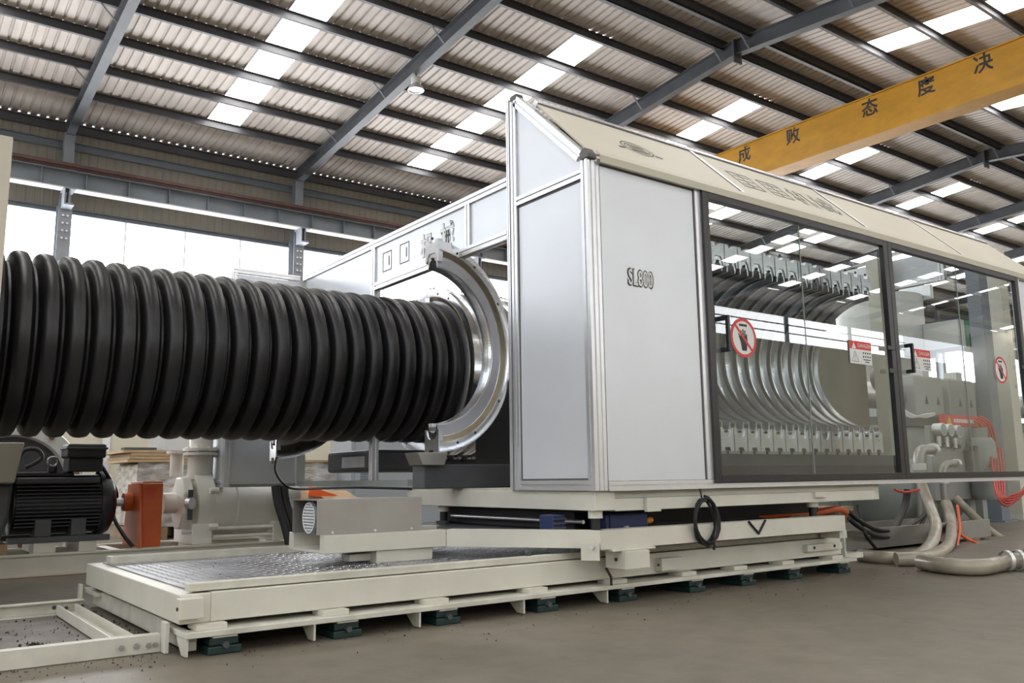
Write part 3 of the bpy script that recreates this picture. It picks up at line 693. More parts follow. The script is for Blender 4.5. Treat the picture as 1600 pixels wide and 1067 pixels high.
# sliding doors
def door(x0, x1, seam, hx, label, hinge):
    d = obj('sliding_door', G().box(x0, x0+.046, YC-.012, YC+.02, .513, 1.985).box(x1-.046, x1, YC-.012, YC+.02, .513, 1.985).box(x0+.046, x1-.046, YC-.012, YC+.02, 1.940, 1.985).box(x0+.046, x1-.046, YC-.012, YC+.02, .513, .552), M['blackframe'], en, bevel=.002)
    obj('glass_pane', G().box(x0+.047, seam+.01, YC+.006, YC+.0102, .5525, 1.9395), M['glass'], d)
    obj('glass_pane', G().box(seam-.005, x1-.047, YC+.011, YC+.0152, .5525, 1.9395), M['glass'], d)
    obj('pane_edge', G().box(seam+.0101, seam+.0145, YC+.004, YC+.0108, .5525, 1.9395), M['greengrey'], d)
    g = G().box(hx-.0, hx+.018, YC-.05, YC-.032, 1.157, 1.341).box(hx, hx+.018, YC-.032, YC+.005, 1.157, 1.18).box(hx, hx+.018, YC-.032, YC+.005, 1.318, 1.341)
    obj('handle', g, M['blackplastic'], d, bevel=.003)
    for z in (1.16, 1.30): obj('latch', G().box(x1-.10, x1-.02, YC-.02, YC-.0125, z-.012, z+.012), M['blackplastic'], d)
    return d
d1 = door(3.29, 4.998, 4.10, 3.39, '', 0); d2 = door(5.002, 6.775, 5.86, 5.125, '', 0)
# stickers on the glass
def forbid(door, x, z, r):
    o = Vector((x, YC+.0055, z)); s = obj('prohibition_sticker', G().plate(disc(r*.99), o, UF, VF, NF, .0008), M['white'], door)
    g = G(); ringon(g, o+Vector((0, -.001, 0)), r, r, r*.15, UF, VF, NF, n=36)
    w2 = r*.05; c = math.cos(PI/4)*r*.9
    g.plate([(-c-w2, c-w2), (-c+w2, c+w2), (c+w2, -c+w2), (c-w2, -c-w2)], o+Vector((0, -.0016, 0)), UF, VF, NF, .0005); obj('red_ring', g, M['red'], s)
    g = G(); P = lambda pts: g.plate([(a*r, b*r) for a, b in pts], o+Vector((0, -.0009, 0)), UF, VF, NF, .0005)
    P([(-.30, .58), (.30, .58), (.30, .70), (-.30, .70)])
    P([(-.16, -.66), (.20, -.66), (.30, -.1), (.27, .10), (-.25, .10), (-.24, -.25)])
    for fx, top in ((-.18, .38), (-.03, .46), (.11, .40), (.235, .22)): P([(fx-.05, .05), (fx+.05, .05), (fx+.045, top-.04), (fx, top), (fx-.045, top-.04)])
    P([(-.24, -.25), (-.25, .05), (-.36, .22), (-.42, .18), (-.33, -.05)])
    obj('hand_print', g, M['ink'], s)
p = at(1, YC, 1163, 527.5); forbid(d1, p.x, p.z, .102)
p = at(1, YC, 1565, 578); forbid(d2, p.x, p.z, .095)
def danger(door, x, z, w_, h_):
    o = Vector((x, YC+.0055, z)); s = obj('danger_label', G().plate([(-w_/2, -h_/2), (w_/2, -h_/2), (w_/2, h_/2), (-w_/2, h_/2)], o, UF, VF, NF, .0008), M['white'], door)
    q = o+Vector((0, -.0009, 0)); zb = h_*.14
    obj('red_band', G().plate([(-w_/2, zb), (w_/2, zb), (w_/2, h_/2), (-w_/2, h_/2)], q, UF, VF, NF, .0005), M['red'], s)
    g = G().plate([(-.40*w_, zb+.02*h_), (-.20*w_, zb+.02*h_), (-.30*w_, zb+.3*h_)], q+Vector((0, -.0006, 0)), UF, VF, NF, .0004)
    obj('triangle', g, M['white'], s)
    text('lettering', 'DANGER', q+Vector((.17*w_, -.0006, (zb+h_/2)/2)), UF, VF, NF, w_*.58, h_*.17, M['white'], s, depth=.0005)
    g = G()
    tri = [(-.42, -.40), (-.12, -.40), (-.27, .05)]
    for i in range(3):
        a, b = tri[i], tri[(i+1) % 3]; pa, pb = q+Vector((a[0]*w_, -.0003, a[1]*h_)), q+Vector((b[0]*w_, -.0003, b[1]*h_)); g.beam(pa, pb, .0025, .0006, up=(0, -1, 0))
    for k in range(4):
        for r_ in range(2): g.plate([(-.025*w_, -.04*h_), (.025*w_, -.04*h_), (.025*w_, .04*h_), (-.025*w_, .04*h_)], q+Vector(((.12+.10*k)*w_, 0, (-.0-.16*r_)*h_)), UF, VF, NF, .0005)
    for zz, ww in ((-.29, .34), (-.39, .2)): g.plate([(-ww/2*w_, -.02*h_), (ww/2*w_, -.02*h_), (ww/2*w_, .02*h_), (-ww/2*w_, .02*h_)], q+Vector((.27*w_, 0, zz*h_)), UF, VF, NF, .0005)
    text('exclamation', '!', q+Vector((-.27*w_, 0, -.22*h_)), UF, VF, NF, .02*w_, .26*h_, M['ink'], s, depth=.0005)
    obj('symbol', g, M['ink'], s)
p = at(1, YC, 1346, 551); danger(d1, p.x, p.z, .225, .135)
p = at(1, YC, 1441, 562.5); danger(d2, p.x, p.z, .225, .135)
# inner support post and header behind the glass
obj('inner_post', G().box(6.19, 6.30, 3.55, 3.65, .50, 2.2), M['cream'], en)

# ------------------------------------------------------------------ front header and far cabin
hd = thing('front_header', 'white panel header beam over the pipe opening between two enclosures', 'header panel', (XF, 4.7, 1.75))
ya, yb = 3.425, 6.007
for z in (2.052, 1.772): 
    obj('rail', G().prof((XF+h, ya, z), (XF+h, yb if z > 2 else 4.86, z), S, up=(0, 0, 1)), M['alu'], hd)
obj('rail', G().prof((XF+h, ya, 2.052+.026), (XF+h, yb, 2.052+.026), .02, .012), M['alu'], hd)
for y in (3.79, 4.883): obj('stud', G().prof((XF+h, y, 1.795), (XF+h, y, 2.029), S, up=(1, 0, 0)), M['alu'], hd)
obj('panel', G().box(XF+.012, XF+.02, ya, 3.765, 1.796, 2.028), M['panel'], hd)
pn = obj('panel', G().box(XF+.012, XF+.02, 3.815, 4.859, 1.796, 2.028), M['panel'], hd)
UX, VX, NX = (0, -1, 0), (0, 0, 1), (-1, 0, 0)
for px, py in ((605, 408), (632, 395)):
    q = at(0, XF+.0115, px, py); g = G(); outline_plate(g, q, .115, .125, .006, UX, VX, NX); g.plate([(.02, -.03), (.03, -.03), (.03, .03), (.02, .03)], q, UX, VX, NX, .0008); obj('character', g, M['ink'], pn)
for px, py, ch in ((667, 383, '机'), (699, 366, '械')):
    q = at(0, XF+.0115, px, py)
    text('character_outline', ch, q, UX, VX, NX, .145, .145, M['ink'], pn, offset=.03, depth=.001)
    text('character', ch, q, UX, VX, NX, .138, .138, M['white'], pn, offset=.018, depth=.002)
fc = thing('far_enclosure', 'silver panelled far enclosure behind the pipe with lower opening', 'machine enclosure', (XF, 6.0, .51))
obj('front_panel', G().box(XF+.012, XF+.02, 4.91, 5.97, 1.0, 2.028), M['panel'], fc)
obj('post', G().prof((XF+h, 4.883, .53), (XF+h, 4.883, 1.79), S, up=(1, 0, 0)), M['alu'], fc)
obj('post', G().box(XF-.02, XF+S, 5.99, 6.05, .512, 2.03), M['greywhite'], fc)
obj('bottom_rail', G().box(XF-.01, XF+.045, 4.40, 5.985, .512, .548), M['greengrey'], fc)
obj('side_panel', G().box(2.03, XF-.022, 6.012, 6.02, .535, 2.02), M['panel'], fc)
obj('bottom_rail', G().box(2.03, XF-.022, 6.005, 6.03, .512, .5345), M['greengrey'], fc)
obj('top_rail', G().prof((2.0, 6.02, 2.045), (XF-.022, 6.02, 2.045), S*.8), M['alu'], fc)
obj('corner_post', G().prof((2.005, 6.026, .512), (2.005, 6.026, 2.026), S, up=(1, 0, 0)), M['alu'], fc)
obj('end_panel', G().box(1.995, 2.003, 6.05, 6.335, .56, 2.02), M['panel'], fc)
obj('end_rail', G().prof((2.0, 6.05, .535), (2.0, 6.335, .535), S), M['alu'], fc)
obj('end_post', G().prof((2.0, 6.357, .512), (2.0, 6.357, 2.05), S, up=(1, 0, 0)), M['alu'], fc)
obj('upper_guide', G().box(2.7, 4.6, 5.55, 5.68, 1.66, 1.78), M['cream'], fc)
obj('drive_housing', G().box(2.56, 4.6, 4.98, 5.6, .60, .74), M['motorgrey'], fc, bevel=.02)
obj('mounting_plate', G().box(2.552, 2.5595, 5.02, 5.35, .63, .70), M['chrome2'], fc)

# ------------------------------------------------------------------ corrugated pipe
PYC, PZC, PR = 4.95, 1.254, .469
def pipe_mesh(x0, x1, p):
    prof = []
    nseg = int((x1-x0)/p)
    for i in range(nseg):
        b = x0+i*p
        prof += [(PR-.060, b), (PR-.060, b+.010)]
        for k in range(11):
            u = -1+2*k/10; w_ = p-.018
            prof.append((PR-.054+.054*math.sqrt(max(0, 1-(abs(u)**2.6)))+(.0035 if k == 8 else 0), b+.013+w_*(u+1)/2))
    g = G().lathe(prof, (0, PYC, PZC), (1, 0, 0), 96)
    return g
pp = thing('corrugated_pipe', 'large black corrugated plastic pipe running out of the moulds', 'pipe', (1.2, PYC, PZC-PR))
PIT_ = .114
obj('outer_wall', pipe_mesh(-1.35, 3.1, PIT_), M['pipe'], pp, recalc=False)
obj('inner_wall', G().cyl((-1.35, PYC, PZC), (3.1, PYC, PZC), PR-.068, 64), M['pipe'], pp)

# ------------------------------------------------------------------ mould halves
RO, RI, BW = .565, .415, .108
def arc_prof(prof, ax0, a0=-PI/2, a1=PI/2, n=28):
    # local: axis = Y, bulge to +X, z up
    g = G(); m = len(prof)
    for i in range(n+1):
        a = a0+(a1-a0)*i/n
        g.v += [Vector((r*math.cos(a), y, r*math.sin(a))) for r, y in prof]
    for i in range(n):
        for c in range(m):
            d = (c+1) % m; g.f.append([i*m+c, i*m+d, (i+1)*m+d, (i+1)*m+c]); g.sm.append(True)
    g.f.append([c for c in range(m)]); g.sm.append(False); g.f.append([n*m+c for c in range(m-1, -1, -1)]); g.sm.append(False)
    return g
hw = BW/2
body_prof = [(RO, -hw), (RO, -hw*.45), (RO-.02, -hw*.3), (RO-.02, hw*.3), (RO, hw*.45), (RO, hw), (RI+.098, hw), (RI+.068, hw*.70), (RI+.004, hw*.66),
             (RI, hw*.60), (RI+.04, hw*.46), (RI+.055, 0), (RI+.04, -hw*.46), (RI, -hw*.60), (RI+.004, -hw*.66), (RI+.068, -hw*.70), (RI+.098, -hw)]
def mould(label, cx, cy, th, name='mould_half', group=None, detail=True):
    """th: parting faces look along (-sin th, cos th)"""
    t = thing(name, label, 'mould', (cx, cy, PZC-RO), group)
    t.rotation_euler = (0, 0, 0)
    return t
def build_proto():
    t = thing('mould_half', 'proto', 'mould', (0, 0, 0))
    L = {}
    def put(nm, g, m):
        o = obj(nm, G(), m); me = bpy.data.meshes.new(nm); 
        import bmesh
        me.from_pydata(g.v, [], g.f); me.polygons.foreach_set('use_smooth', g.sm)
        bm = bmesh.new(); bm.from_mesh(me); bmesh.ops.recalc_face_normals(bm, faces=bm.faces); bm.to_mesh(me); bm.free()
        if any(g.sm): me.set_sharp_from_angle(angle=math.radians(35))
        me.materials.append(m); o.data = me; o.parent = t; o.location = (0, 0, 0); return o
    body = put('mould_body', arc_prof(body_prof, 0), M['chrome'])
    put('bronze_step', arc_prof([(RI+.096, -hw-.0004), (RI+.070, -hw*.70-.0012), (RI+.070, -hw*.70+.0006), (RI+.097, -hw+.001)], 0), M['brass'])
    for s in (-1, 1):
        ol = [(-.98, .0), (-.98, .125), (-.5, .125), (-.34, .105), (.34, .105), (.5, .125), (.98, .125), (.98, .0), (.80, .0), (.62, .035), (.42, .05), (-.42, .05), (-.62, .035), (-.80, .0)]
        put('parting_lug', G().plate([(a*hw, s*(RI+.035+b)) for a, b in ol], (-.006, 0, 0), (0, 1, 0), (0, 0, 1), (1, 0, 0), .03), M['chrome2'])
    put('face_ring', arc_prof([(RI+.008, -hw*.68-.0012), (RI+.066, -hw*.70-.0012), (RI+.066, -hw*.69), (RI+.008, -hw*.67)], 0), M['facering'])
    g = G()
    for a in (-1.32, -1.05, -.55, .55, 1.05, 1.32):
        c = Vector(((RO-.035)*math.cos(a), 0, (RO-.035)*math.sin(a))); g.cyl(c+Vector((0, -hw-.0015, 0)), c+Vector((0, -hw+.002, 0)), .0075, 8)
        g.cyl(c+Vector((0, hw+.0015, 0)), c+Vector((0, hw-.002, 0)), .0075, 8)
    for s in (-1, 1): g.cyl((-.0075, 0, s*(RO-.095)), (-.001, 0, s*(RO-.095)), .007, 8); g.cyl((-.0075, 0, s*(RO+.018)), (-.001, 0, s*(RO+.018)), .008, 8)
    put('bolt_set', g, M['ink'])
    return t
proto = build_proto(); used = [False]
def mould_at(label, cx, cy, th_deg, group):
    """parting plane centre at (cx, cy); bulge along (sin th, -cos th)"""
    if not used[0]: t = proto; used[0] = True
    else: t = copy_tree(proto)
    t.location = (cx, cy, PZC); t.rotation_euler = (0, 0, math.radians(th_deg-90))
    t['label'] = label; t['group'] = group
    return t
p = at(2, PZC, 676, 539)
mould_at('large polished half mould turned open beside the enclosure end post', p.x, p.y, 101, 'half moulds at the chain turn')
mould_at('lower dark half mould just behind the enclosure end post', 2.93, 3.36, 148, 'half moulds at the chain turn')
mould_at('half mould low behind the pipe with its bright lower face showing', 2.10, 5.40, 90, 'half moulds at the chain turn')
for i in range(6):
    mould_at('near side half mould around the pipe end, %s from the opening' % ordn[i], 2.97+BW/2+i*.1125, 4.945, 0, 'half moulds closed on the pipe')
    mould_at('far side half mould around the pipe end, %s from the opening' % ordn[i], 2.97+BW/2+i*.1125, 4.955, 180, 'half moulds closed on the pipe')
NROW = 19
for i in range(NROW):
    mould_at('polished half mould behind the glass, %s from the right end of the row' % ordn[i], 5.22-BW/2-i*.1125, 3.06, 180, 'return row of half moulds behind the glass')
tr = thing('mould_track', 'grey steel track carrying the row of half moulds behind the glass', 'track', (4.2, 3.3, .5005))
obj('track_beam', G().box(3.0, 5.5, 3.10, 3.62, .585, .665), M['motorgrey'], tr)
obj('chain_end_plate', G().box(5.40, 6.17, 3.70, 3.74, .5005, 1.56), mat('taupe_paint', (.25, .215, .17), .5, 0, .1, 4), tr, bevel=.004)
q = at(1, 3.69, 1372, 592)
obj('end_boss', G().cyl((q.x, 3.699, q.z), (q.x, 3.64, q.z), .10, 24).cyl((q.x, 3.639, q.z), (q.x, 3.61, q.z), .05, 16), M['stainless'], tr)
obj('dark_filler', G().box(3.0, 5.3, 2.99, 3.09, .512, .60), M['black'], tr)  # black box added to darken the space below the mould flanges
obj('shade_sheet', G().box(3.0, 3.006, 3.85, 4.42, .5005, 1.12), M['black'], tr)  # added black sheet standing in for the dim interior behind the open mould
obj('turn_carrier', G().box(2.30, 2.95, 3.86, 3.98, .5005, .625), M['motorgrey'], tr, bevel=.006)
obj('carrier_shoe', G().plate([(2.27, .62), (2.40, .62), (2.42, .685), (2.24, .685)], (0, 3.82, 0), (1, 0, 0), (0, 0, 1), (0, 1, 0), .14), M['stainless'], tr, bevel=.004)
for x in (3.15, 3.75, 4.35, 4.95): obj('track_leg', G().box(x-.05, x+.05, 3.36, 3.5, .5235, .5845), M['motorgrey'], tr)

# ------------------------------------------------------------------ motor, guard and pump on the skid behind
sk = thing('pump_skid', 'cream steel skid frame carrying motor, orange guard and pump', 'skid', (.8, 6.3, 0))
YS = 5.985
obj('front_beam', G().channel((-1.6, YS+.02, .07), (2.60, YS+.02, .07), .04, .13, .012, up=(0, 0, 1)), M['cream'], sk)
obj('back_beam', G().channel((-1.6, 6.62, .07), (2.60, 6.62, .07), .04, .13, .012), M['cream'], sk)
for x in (-1.2, -.5, .45, .95, 1.35, 1.9, 2.5): obj('cross_beam', G().box(x-.03, x+.03, YS+.041, 6.60, .02, .125), M['cream'], sk)
for a, b in ((.86, .98), (1.11, 1.21)): obj('motor_riser', G().box(a, b, YS+.05, 6.5, .1355, .195), M['cream'], sk)
obj('foot_plate', G().box(-1.6, 2.6, YS-.03, YS+.06, .0, .0045), M['woodrough'], sk)
mo = thing('pump_motor', 'large charcoal electric motor with horizontal fins and terminal box', 'motor', (1.0, 6.25, .195))
MY, MZ, MR = 6.25, .425, .205
x0, x1 = .74, 1.235
obj('stator', G().cyl((x0, MY, MZ), (x1, MY, MZ), MR-.02, 40), M['motor'], mo)
fin = G()
for k in range(-6, 6):
    z = MZ+k*.022; yo = MY-math.sqrt((MR+.012)**2-(k*.022)**2)
    fin.box(x0+.01, x1-.01, yo-.008, MY-.06, z-.0035, z+.0035)
obj('cooling_fins', fin, M['motor'], mo)
obj('top_shoulder', G().box(x0, x1-.02, MY-MR+.01, MY+MR-.01, MZ+.125, MZ+.165), M['motorgrey'], mo, bevel=.01)
obj('top_cover', G().box(x0, x1-.16, MY-.12, MY+.12, MZ+.166, MZ+.20), M['motor'], mo, bevel=.012)
obj('end_bell', G().lathe([(MR+.0, 0), (MR+.005, .03), (MR-.02, .07), (MR-.08, .10), (.05, .115), (0, .115)], (x1, MY, MZ), (1, 0, 0), 36), M['motor'], mo)
obj('shaft', G().cyl((x1+.1, MY, MZ), (x1+.2, MY, MZ), .028, 16), M['alu'], mo)
tb = obj('terminal_box', G().box(1.03, 1.23, MY-.17, MY+.02, MZ+.2, MZ+.285), M['motor'], mo, bevel=.006)
obj('box_lid', G().box(1.015, 1.245, MY-.185, MY+.035, MZ+.286, MZ+.375), M['motor'], tb, bevel=.014)
obj('box_rim', G().box(1.008, 1.252, MY-.192, MY+.042, MZ+.340, MZ+.354), M['motorgrey'], tb, bevel=.004)
ey = obj('lifting_eye', G().lathe([(.030+.009*math.cos(2*PI*i/8), .009*math.sin(2*PI*i/8)) for i in range(9)], (.95, MY-.1, MZ+.262), (.25, -1, 0), 24), M['stainless'], mo)
obj('eye_base', G().cyl((.95, MY-.1, MZ+.2), (.95, MY-.1, MZ+.232), .028, 12), M['motor'], ey)
obj('foot_rail', G().box(x0-.02, x1+.05, MY-MR-.02, MY-MR+.07, .196, .232), M['motorgrey'], mo, bevel=.004)
obj('foot_rail', G().box(x0-.02, x1+.05, MY+MR-.07, MY+MR+.02, .196, .232), M['motorgrey'], mo, bevel=.004)
for a, b in ((.86, .95), (1.06, 1.145)): obj('foot_web', G().box(a, b, MY-MR-.005, MY-.02, .2325, MZ-.09), M['motorgrey'], mo, bevel=.004)
hood = thing('sheet_metal_hood', 'beige folded sheet metal hood beside the charcoal motor', 'hood', (.45, 6.1, .2))
obj('front_sheet', G().plate([(-.6, .56), (.728, .56), (.765, .80), (-.6, .80)], (0, 5.99, 0), (1, 0, 0), (0, 0, 1), (0, 1, 0), .35), M['beige'], hood, bevel=.006)
obj('fan_cowl', G().plate([(-.6, .26), (.68, .22), (.715, .34), (.728, .555), (-.6, .555)], (0, 6.02, 0), (1, 0, 0), (0, 0, 1), (0, 1, 0), .32), M['motorgrey'], hood, bevel=.02)
obj('timber_packer', G().box(-.2, .72, 6.03, 6.3, .136, .20), M['woodrough'], hood)
cg = thing('coupling_guard', 'orange sheet metal coupling guard between the motor and the pump', 'guard', (1.53, 6.15, .125))
gx0, gx1 = 1.475, 1.60
pro = [(-.20, .14), (-.13, .54), (-.10, .565), (.10, .565), (.13, .54), (.20, .14)]
obj('front_plate', G().box(gx0, gx1, MY-.205, MY-.195, .137, .545), M['orange'], cg, bevel=.003)
obj('back_plate', G().box(gx0, gx1, MY+.12, MY+.13, .137, .545), M['orange'], cg)
obj('top_plate', G().box(gx0, gx1, MY-.19, MY+.13, .548, .558), M['orange'], cg, bevel=.004)
obj('side_plate', G().plate([(-.28, .137), (-.195, .54), (.12, .54), (.2, .137)], (gx0-.02, MY, 0), (0, 1, 0), (0, 0, 1), (1, 0, 0), .01), M['orange'], cg)
tx = G()
for k in range(5): tx.plate([(-.035+.004*(k % 2), -.004), (.035-.006*(k % 3), -.004), (.035-.006*(k % 3), .003), (-.035+.004*(k % 2), .003)], (1.525, MY-.2055, .515-k*.016), UF, VF, NF, .0006)
obj('warning_print', tx, M['red'], cg)
obj('coupling', G().cyl((1.40, MY, MZ), (1.452, MY, MZ), .06, 20), M['orange'], cg)
pu = thing('water_ring_pump', 'cream vacuum pump with ribbed cylinder, end cover and tall elbow pipe', 'pump', (2.0, 6.25, .136))
PYY, PZZ = 6.27, .39
obj('bearing_hub', G().cyl((1.66, PYY, PZZ+.02), (1.74, PYY, PZZ+.02), .07, 20), M['pump'], pu)
obj('end_cover', G().plate([(.16*math.cos(PI/8+PI/4*i), .19*math.sin(PI/8+PI/4*i)) for i in range(8)], (1.74, PYY-.06, PZZ+.02), (0, 1, 0), (0, 0, 1), (1, 0, 0), .07), M['pump'], pu, bevel=.012)
obj('cover_opening', G().box(1.762, 1.795, PYY-.235, PYY-.2295, PZZ-.09, PZZ+.11), M['motorgrey'], pu)
obj('bearing_boss', G().cyl((1.77, PYY-.21, PZZ+.02), (1.79, PYY-.24, PZZ+.02), .04, 14), M['alu'], pu)
obj('side_plate', G().lathe([(0, 0), (.235, 0), (.235, .11), (0, .11)], (1.84, PYY, PZZ-.0), (1, 0, 0), 32), M['pump'], pu)
obj('cylinder', G().lathe([(.205, 0), (.205, .16), (.215, .165), (.215, .175), (.205, .18), (.205, .48), (.0, .48)], (1.952, PYY, PZZ-.02), (1, 0, 0), 36), M['pump'], pu)
obj('end_plate', G().lathe([(0, 0), (.225, 0), (.225, .05), (0, .05)], (2.435, PYY, PZZ-.02), (1, 0, 0), 32), M['pump'], pu)
obj('suction_stub', G().cyl((2.487, PYY-.06, PZZ+.06), (2.60, PYY-.06, PZZ+.06), .08, 20), M['greywhite'], pu)
obj('neck', G().cyl((1.895, PYY-.03, PZZ+.18), (1.895, PYY-.03, PZZ+.345), .085, 24), M['pump'], pu)
obj('flange', G().cyl((1.895, PYY-.03, PZZ+.346), (1.895, PYY-.03, PZZ+.366), .12, 28), M['pump'], pu)
obj('flange', G().cyl((1.895, PYY-.03, PZZ+.374), (1.895, PYY-.03, PZZ+.394), .12, 28), M['pump'], pu)
g = G()
for k in range(8): g.cyl((1.895+.1*math.cos(k*PI/4+.3), PYY-.03+.1*math.sin(k*PI/4+.3), PZZ+.335), (1.895+.1*math.cos(k*PI/4+.3), PYY-.03+.1*math.sin(k*PI/4+.3), PZZ+.405), .01, 6)
obj('flange_bolts', g, M['pump'], pu)
g = G(); pts = [(1.895+.16-.16*math.cos(a), PYY-.03, PZZ+.395+.05+.16*math.sin(a)) for a in [PI/2*i/8 for i in range(9)]]
g.tube([(1.895, PYY-.03, PZZ+.3945)]+pts+[(2.20, PYY-.03, PZZ+.605)], .08, 20)
obj('elbow_pipe', g, M['pump'], pu)
obj('small_flange', G().cyl((1.77, PYY+.1, PZZ+.36), (1.77, PYY+.1, PZZ+.38), .07, 20).cyl((1.77, PYY+.1, PZZ+.2), (1.77, PYY+.1, PZZ+.36), .045, 16), M['pump'], pu)
for z in (-.17, -.115): obj('tie_rod', G().cyl((1.94, PYY-.215, PZZ+z-.04), (2.46, PYY-.215, PZZ+z-.04), .012, 8), M['pump'], pu)
for a, b in ((1.80, 1.93), (2.36, 2.46)): obj('pump_foot', G().box(a, b, PYY-.235, PYY+.2, .136, PZZ-.12), M['pump'], pu, bevel=.004)
g = G()
for z in (-.14, .10): obj('drain_fitting', G().cyl((1.90, PYY-.25, PZZ+z), (1.96, PYY-.25, PZZ+z), .022, 8), M['pump'], pu)
obj('drain_cock', G().cyl((1.74, PYY-.2, .22), (1.80, PYY-.2, .22), .014, 8), M['greywhite'], pu)
tag = dict(label='thick black cable hanging behind the charcoal motor', category='cable')
obj('motor_cable', G().tube([(1.20, 6.12, .70), (1.27, 6.12, .60), (1.37, 6.30, .48), (1.36, 6.32, .34), (1.38, 6.1, .22), (1.43, 6.05, .145)], .012, 8, 5), M['black'], **tag)
for i, dx in enumerate((0, .055)):
    obj('black_hose', G().tube([(2.33+dx, 5.93, .515), (2.34+dx, 5.90, .40), (2.37+dx, 5.83, .24), (2.40+dx, 5.75, .045), (2.42+dx, 5.62, .035)], .034, 10, 4), M['black'], label=('thick black hose hanging beside the pump, left of two' if i == 0 else 'thick black hose hanging beside the pump, right of two'), category='hose')
obj('sensor_cable', G().tube([at(1, 5.2, 432, 714), at(1, 5.2, 430, 735), at(1, 5.2, 442, 755), at(1, 5.2, 462, 764), at(1, 4.8, 520, 762), at(1, 4.5, 580, 762), at(1, 4.4, 650, 764)], .007, 6, 5), M['black'], fc)
# big white flange ring behind the motor
rg = thing('flange_housing', 'big white round housing with bolted rim behind the motor', 'housing', (.72, 7.0, 0))
q = at(1, 7.0, 18, 760)
obj('rim', G().lathe([(.36, 0), (.46, 0), (.47, .03), (.47, .10), (.34, .10), (.36, 0)], (q.x, 7.0, q.z), (0, 1, 0), 48), M['greywhite'], rg)
obj('inner_disc', G().cyl((q.x, 7.06, q.z), (q.x, 7.09, q.z), .36, 40), M['motorgrey'], rg)
g = G()
for k in range(16): a = k*PI/8+.2; g.cyl((q.x+.415*math.cos(a), 6.985, q.z+.415*math.sin(a)), (q.x+.415*math.cos(a), 7.0, q.z+.415*math.sin(a)), .02, 8)
obj('rim_bolts', g, mat('rusty_bolt', (.20, .10, .06), .6), rg)
obj('stand', G().box(q.x-.35, q.x+.35, 7.02, 7.3, 0, q.z-.36), M['greywhite'], rg)
obj('lead_cable', G().tube([(.80, 6.6, .66), (.84, 6.6, .77), (.92, 6.6, .78), (.95, 6.6, .72), (.86, 6.6, .66)], .014, 8, 4), M['black'], mo)

# left edge: cabinet of the next machine that the pipe runs into
hc = thing('haul_off_cabinet', 'cream machine cabinet at the left edge receiving the pipe', 'machine enclosure', (-.5, 5, .7))
q = at(1, 4.2, 6, 400)
obj('front_panel', G().box(-1.5, q.x, 4.2, 4.24, .74, 2.06), M['roofpanel'], hc, bevel=.004)
obj('top_panel', G().box(-1.5, q.x, 4.241, 5.7, 2.0, 2.06), M['roofpanel'], hc)
obj('back_panel', G().box(-1.5, q.x, 5.66, 5.7, 0, 1.99), M['roofpanel'], hc)
obj('leg', G().box(-1.5, -1.4, 4.2, 4.3, 0, .739), M['roofpanel'], hc)
obj('leg', G().box(-.1+q.x-.1, q.x-.02, 5.55, 5.65, 0, .739), M['roofpanel'], hc)

# ------------------------------------------------------------------ clutter beyond the pipe
def wrapped(name, label, x0, x1, y0, y1, z0, z1, boards=0):
    t = thing(name, label, 'pallet load', ((x0+x1)/2, (y0+y1)/2, 0))
    for k in range(3): obj('bearer', G().box(x0+(x1-x0)*k*.45, x0+(x1-x0)*k*.45+.1*(x1-x0), y0, y1, 0, z0-.002), M['woodrough'], t)
    g = G(); nx, nz = 8, 5
    random.seed(hash(label) % 1000 if False else len(label))
    for j in range(nz+1):
        for i in range(nx+1): g.v.append(Vector((x0+(x1-x0)*i/nx, y0+random.uniform(-.03, .03), z0+(z1-z0)*j/nz)))
    for j in range(nz):
        for i in range(nx): g.f.append([j*(nx+1)+i, j*(nx+1)+i+1, (j+1)*(nx+1)+i+1, (j+1)*(nx+1)+i]); g.sm.append(True)
    obj('film_front', g, M['wrap'], t, recalc=False)
    obj('packed_goods', G().box(x0, x1, y0+.04, y1, z0, z1-.01), M['wrap'], t, bevel=.03)
    for k in range(boards):
        zz = z1+.03*k; s = random.uniform(-.06, .06)
        obj('board', G().box(x0-.1+s, x1+.05+s*.5, y0-.05, y1, zz, zz+.026), M['wood'], t)
    return t
q0, q1 = at(1, 9.0, 212, 790), at(1, 9.0, 275, 722)
wrapped('wrapped_pallet', 'film wrapped pallet load topped with plywood boards behind the pump', q0.x, q1.x+.2, 9.0, 9.9, .12, q1.z, 4)
q0, q1 = at(1, 10, 455, 790), at(1, 10, 542, 722)
wrapped('wrapped_pallet', 'film wrapped pallet load seen through the far enclosure opening', q0.x, q1.x, 10, 11, .12, q1.z, 1)
gc = thing('electrical_cabinet', 'grey electrical cabinet with louvred vent beyond the far enclosure', 'cabinet', (6.3, 10.5, 0))
q0, q1 = at(1, 9.6, 548, 760), at(1, 9.6, 640, 760)
obj('body', G().box(q0.x, q1.x+.6, 9.6, 10.2, 0, 1.25), M['greycab'], gc, bevel=.006)
obj('door', G().box(q0.x+.05, (q0.x+q1.x)/2+.15, 9.585, 9.599, .08, 1.2), M['greycab'], gc)
g = G()
for k in range(12): g.box(q0.x+.12, q0.x+.32, 9.575, 9.5845, .55+k*.03, .565+k*.03)
obj('vent_louvre', g, M['steel_lt'], gc)
bx = thing('cardboard_box', 'open brown cardboard box behind the drive motor cover', 'box', (4.5, 8.2, 0))
q0, q1 = at(1, 8.2, 482, 780), at(1, 8.2, 540, 766)
obj('box_body', G().box(q0.x, q1.x, 8.2, 8.7, .0, q1.z), M['cardboard'], bx)
obj('flap', G().add([(q0.x, 8.19, q1.z), (q1.x, 8.19, q1.z), (q1.x+.05, 8.0, q1.z-.08), (q0.x+.1, 8.0, q1.z-.08)], [(0, 1, 2, 3)]), M['cardboard'], bx)
